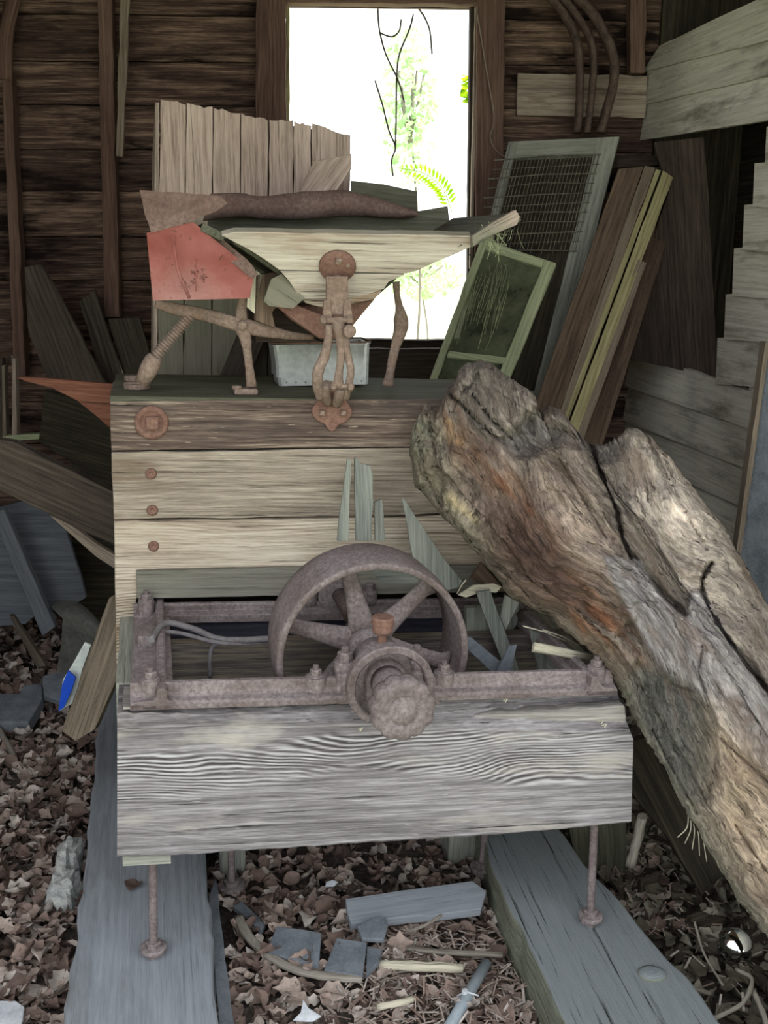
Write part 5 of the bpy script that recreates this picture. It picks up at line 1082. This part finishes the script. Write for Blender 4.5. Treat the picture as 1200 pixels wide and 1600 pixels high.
for a_, c_, lb in (((817, 978, .2), (885, 1002, .2), 'thin pale straw above the pale split stick, nearest the pulley'), ((848, 984, .2), (905, 1008, .22), 'thin pale straw above the pale split stick, running under the log'), ((714, 928, .3), (728, 906, .3), 'short pale straw standing at the right rim of the pulley')):
    b = MB(); p_, q_ = mp(*a_), mp(*c_); tube(b, [p_, (p_ + q_) / 2 + W * .004, q_], .0016, 5); build(b, 'straw_stalk', M['straw'], None, lb, 'straw')
slab('brown_wedge', [(735, 905), (752, 880), (790, 925), (775, 925)], 2.42, .02, 'stack', 'brown wedge of wood between the curved shingle blade and the log', 'wedge')
# rear bearing inside the frame
b = MB(); boxo(b, ax(.53) - U * .06 - W * (wa0 - FB - .01), U * .12, VV * .05, W * .05); lathe(b, ax(.58), NV, [(.02, 0), (.055, 0), (.055, .06), (.02, .06)], 24); rbq = part(b, 'rear_bearing', 'iron', bevel=.004)
for s in (-1, 1):
    b = MB(); disc(b, ax(.53) + U * s * .075 - W * .02, W, .02, .03, 14); hexn(b, ax(.53) + U * s * .075 + W * .01, W, .015, .02); part(b, 'nut', 'iron', rbq)
for k, (x, y) in enumerate(((786, 1095), (935, 1128), (940, 1134), (560, 1140))):
    b = MB(); q = mt(x, y, .322); tube(b, smooth_path([q, q + V3((.008, -.004, .006)), q + V3((.003, -.012, .002))]), .0014, 4)
    build(b, 'wood_chip', M['straw'], None, ('curl of pale straw on the front rail right of the knob', 'pale chip on the beam top under the right bolt', 'second pale chip on the beam top, nearer the beam end', 'pale chip on the beam top below the adjusting ring')[k], 'chip')

# ================================================================== leaves on the ground
sillL = [G(154, 1121, zl), G(100, 1600, zl), G(342, 1600, zl), G(312, 1270, zl)]
def onsill(x, y):
    for A_, B_, D_, C_ in ((G(154, 1121, zl), G(100, 1600, zl), G(342, 1600, zl), G(312, 1270, zl)), (G(760, 1321, zr), G(883, 1600, zr), G(1121, 1592, zr), G(883, 1304, zr))):
        fl_ = (y - A_.y) / (B_.y - A_.y); fr2 = (y - C_.y) / (D_.y - C_.y)
        xl, xr_ = A_.x + (B_.x - A_.x) * fl_, C_.x + (D_.x - C_.x) * fr2
        if xl - .005 < x < xr_ + .005 and y > .9: return True
    return False
def leafgeo(r, size):
    """one curled leaf about the origin: list of points, faces"""
    nu_, L = 6, size; w0 = size * r.uniform(.28, .42); cu = r.uniform(-1.6, 2.2); fo = r.uniform(.1, .9) * r.choice((1, 1, -1)); lob = r.uniform(0, .35); ph = r.uniform(0, 6); vs, fs = [], []
    for i in range(nu_ + 1):
        f = i / nu_; a = cu * (f - .5); x = L * (math.sin(a) / cu if abs(cu) > .1 else f - .5); z = L * ((1 - math.cos(a)) / cu if abs(cu) > .1 else 0)
        w = w0 * math.sin(math.pi * min(.98, max(.04, f)) ** .9) * (1 + lob * math.sin(f * 16 + ph))
        for j in (-1, -.5, 0, .5, 1): vs.append(V3((x, w * j * math.cos(fo * j), z + w * abs(math.sin(fo * j)) * 1.1 + .06 * size * math.sin(j * 5 + ph + f * 7))))
    fs = [(i * 5 + j, i * 5 + j + 1, (i + 1) * 5 + j + 1, (i + 1) * 5 + j) for i in range(nu_) for j in range(4)]
    return vs, fs
r = random.Random(11)
def rotm(r, tilt): return Matrix.Rotation(r.uniform(0, 6.283), 3, 'Z') @ Matrix.Rotation(r.uniform(-tilt, tilt), 3, 'X') @ Matrix.Rotation(r.uniform(-tilt, tilt), 3, 'Y')
def pile(x, y): # extra height of the litter
    return .03 * (noise.noise(V3((x * 3, y * 3, 4))) + .6) + (.10 * max(0, min(1, (y - 3.0) / 1.2)) if x < -.7 else 0) + (.10 * math.exp(-((x - .98) ** 2 * 20 + (y - 2.3) ** 2 * 6)))
def litter(name, area, n, size, mat, label, tilt=.8):
    b = MB(); k = 0
    while k < n:
        x, y = r.uniform(area[0], area[1]), area[2] + (area[3] - area[2]) * r.random() ** 1.25
        k += 1
        if onsill(x, y) or x > 1.02 + .157 * (4.55 - y) or x < -1.66: continue
        vs, fs = leafgeo(r, r.uniform(*size)); m = rotm(r, tilt); o = V3((x, y, gz(x, y) + pile(x, y) * r.uniform(.2, 1.0) + .008)); c = r.random()
        b.add([o + m @ v for v in vs], fs, [(c, x, y)] * len(vs), True)
    build(b, name, M[mat], None, label, 'leaf litter', kind='stuff')
litter('leaf_litter', (-1.7, -.52, 1.35, 4.35), 6800, (.035, .068), 'leaf', 'deep litter of curled brown dry leaves covering the ground left of the mill')
litter('leaf_litter', (-.36, .40, 1.4, 2.25), 1500, (.03, .06), 'leaf', 'brown dry leaves on the ground in the middle between the two timbers')
litter('leaf_litter', (-.5, .75, 2.2, 3.6), 2200, (.03, .06), 'leaf', 'dark leaves in the shade on the ground behind the threaded rods')
litter('leaf_litter', (.38, 1.6, 1.3, 3.6), 3600, (.03, .065), 'leafdark', 'dull narrow leaves in the shade under the log at right', 1.0)
# mulch of straws and chips
b = MB()
for k in range(2600):
    if k < 1700: x, y = r.uniform(-.12, .42), r.uniform(1.45, 2.15)
    else: x, y = r.uniform(.45, 1.4), r.uniform(1.4, 2.8)
    if onsill(x, y) or x > 1.02 + .157 * (4.55 - y): continue
    a = r.uniform(0, 6.283); L = r.uniform(.012, .05); d = V3((math.cos(a), math.sin(a), r.uniform(-.3, .4))); p = V3((x, y, gz(x, y) + pile(x, y) * .7 + .02)); s = V3((-d.y, d.x, 0)) * r.uniform(.0008, .003); c = r.uniform(.3, 1)
    b.add([p - s, p + s, p + d * L + s, p + d * L - s, p + d * L * .5 + V3((0, 0, .002))], [(0, 1, 2, 3)], [(c, 0, 0)] * 5)
build(b, 'mulch_straws', M['leaf'], None, 'pale bits of straw and chips strewn between the timbers and under the log', 'mulch', kind='stuff')
# single larger leaves on top, copies of a few kinds
protos = []
for k in range(8):
    vs, fs = leafgeo(r, .075); b = MB(); b.add(vs, fs, [(.15 + .11 * k, 0, 0)] * len(vs), True); protos.append(b)
meshes = []
def leaves(area, n, label, group, mat, seed):
    rr = random.Random(seed); k = 0; first = {}
    while k < n:
        x, y = rr.uniform(area[0], area[1]), rr.uniform(area[2], area[3])
        if onsill(x, y): continue
        q = pix(V3((x, y, 0)))
        if not (0 < q[0] < 1200 and 900 < q[1] < 1590): continue
        i = rr.randrange(8)
        if i not in first:
            o = build(protos[i], 'dry_leaf', M[mat], None, label, 'leaf', group, origin=V3((0, 0, 0))); first[i] = o
        else:
            o = first[i].copy(); col.objects.link(o)
        s = rr.uniform(.6, 1.05)
        o.matrix_basis = Matrix.Translation((x, y, gz(x, y) + pile(x, y) + .014)) @ rotm(rr, .45).to_4x4() @ Matrix.Scale(s, 4); k += 1
leaves((-1.5, -.5, 1.5, 3.2), 110, 'larger curled brown leaf lying on the leaf litter left of the mill', 'larger dry leaves on the litter at left', 'leaf', 21)
leaves((-.3, .3, 1.55, 2.2), 40, 'larger brown leaf lying between the two ground timbers', 'larger dry leaves between the timbers', 'leaf', 22)
leaves((.5, 1.2, 1.6, 2.8), 40, 'larger dull leaf lying in the shade right of the slanting timber', 'larger dull leaves at right', 'leafdark', 23)
b = MB(); vs, fs = leafgeo(random.Random(2), .05); q = G(209, 1384, zl + .006); b.add([q + v for v in vs], fs, [(.1, 0, 0)] * len(vs), True); build(b, 'dry_leaf', M['leaf'], None, 'single small brown leaf lying on the wide smooth timber', 'leaf')

# ================================================================== outside the window
def bush(name, c, rx, rz, n, size, mat, label, cat, seed, group=None, kind=None):
    rr = random.Random(seed); root = empty(name, c - Z * (c.z + .1), label, cat, group); b = MB()
    for k in range(n):
        d = V3((rr.gauss(0, 1), rr.gauss(0, 1), rr.gauss(0, 1))).normalized() * rr.random() ** .4
        vs, fs = leafgeo(rr, rr.uniform(*size)); m = rotm(rr, 1.4); o = c + V3((d.x * rx, d.y * rx, d.z * rz)); col_ = rr.random(); b.add([o + m @ v for v in vs], fs, [(col_, 0, 0)] * len(vs), True)
    build(b, 'foliage', M[mat], root)
    b = MB(); base = c - Z * (c.z + .1); tube(b, smooth_path([base, base.lerp(c, .5) + V3((.1, 0, 0)), c]), [.012] * 6 + [.01] * 7, 8)
    for k in range(5): a = k * 1.3; tube(b, [c - Z * rz * .4, c + V3((math.cos(a) * rx * .5, math.sin(a) * rx * .5, rz * .4))], .012, 6)
    build(b, 'stem', M['twig'], root)
bush('shrub', P(640, 170, 9.0), .24, .70, 520, (.04, .09), 'fol', 'slender pale green shrub in the glare outside the window', 'shrub', 31)
bush('shrub', P(655, 430, 11.0), .5, .25, 420, (.05, .1), 'fol', 'low pale green bush in the glare outside, seen under the hopper', 'shrub', 32)
bush('shrub', P(-20, 560, 7.5), .8, 1.2, 700, (.06, .12), 'fol', 'green bush outside the chink in the left corner', 'shrub', 34)
# fern frond at the window sill
b = MB(); stemp = smooth_path([P(706, 330, 4.75), P(692, 296, 4.78), P(665, 272, 4.8), P(622, 262, 4.82)], 6); tube(b, stemp, .002, 5)
fr_o = build(b, 'fern_frond', M['fern'], None, 'bright green fern frond arching outside the window above the hopper', 'fern')
b = MB(); rr = random.Random(6)
for k in range(2, len(stemp) - 1):
    tdir = (stemp[k + 1] - stemp[k - 1]).normalized(); sd = tdir.cross(V3((0, 1, 0))).normalized()
    for s in (-1, 1):
        for h_ in (0,):
            p = stemp[k] + tdir * (.02 * h_); L = .036 * math.sin(math.pi * min(1, .25 + .75 * k / len(stemp))) + .012; e = p + sd * s * L + tdir * L * .5; wv = tdir * L * .2; mm = (p + e) / 2
            b.add([p, mm - wv, e, mm + wv], [(0, 1, 2, 3)], [(rr.random(), 0, 0)] * 4)
build(b, 'leaflets', M['fern'], fr_o)
b = MB(); q = P(728, 143, 4.72); rr = random.Random(8)
for k in range(4):
    vs, fs = leafgeo(rr, .055); m = rotm(rr, 1.2); b.add([q + m @ v + V3((rr.uniform(-.015, .015), 0, .03 * (k - 1.5))) for v in vs], fs, [(.8, 0, 0)] * len(vs), True)
build(b, 'green_leaf', M['fern'], None, 'bright yellow-green leaf at the right edge of the window', 'leaf')
for k, (pp, rv_) in enumerate((([(590, -20), (592, 40), (603, 85), (622, 125), (632, 160)], 'vine curving down from the top left of the window middle'), ([(646, 22), (640, 45), (624, 85), (620, 120), (619, 180), (618, 232)], 'longest vine crossing the others down the middle of the window'),
    ([(586, 126), (598, 165), (608, 205), (618, 230), (612, 250), (614, 275)], 'lower vine joining the longest one at its foot'), ([(648, -20), (650, 5), (664, 28), (672, 50), (675, 84)], 'short vine hanging at the right of the window middle'),
    ([(592, 50), (602, 55), (614, 57), (624, 48), (627, 30)], 'small hooked vine near the top of the window'))):
    b = MB(); tube(b, smooth_path([P(x, y, 4.78) for x, y in pp], 5), .0042, 5, rough=.2); build(b, 'hanging_vine', M['vine'], None, 'thin dark ' + rv_, 'vine', 'vines hanging in the window')
b = MB(); rr = random.Random(12)
for k in range(26):
    x = rr.uniform(600, 650); p = P(x, -6, 4.66); tube(b, smooth_path([p, p + V3((rr.uniform(-.04, .04), 0, -.02)), p + V3((rr.uniform(-.09, .09), 0, -.045))], 3), .0014, 4)
build(b, 'nest_straws', M['straw'], None, 'tuft of pale straws stuck at the head of the window', 'straw')
# cobwebs on the right tip of the hopper
b = MB(); rr = random.Random(14)
for k in range(26):
    a = mp(rr.uniform(745, 808), rr.uniform(345, 372), .46); c_ = a + V3((rr.uniform(-.02, .05), rr.uniform(-.02, .04), -rr.uniform(.015, .06))); tube(b, [a, (a + c_) / 2 + V3((0, 0, -.006)), c_], .0006, 3, cap=False)
build(b, 'cobweb', M['web'], None, 'dusty cobweb threads hanging under the right tip of the hopper', 'cobweb')
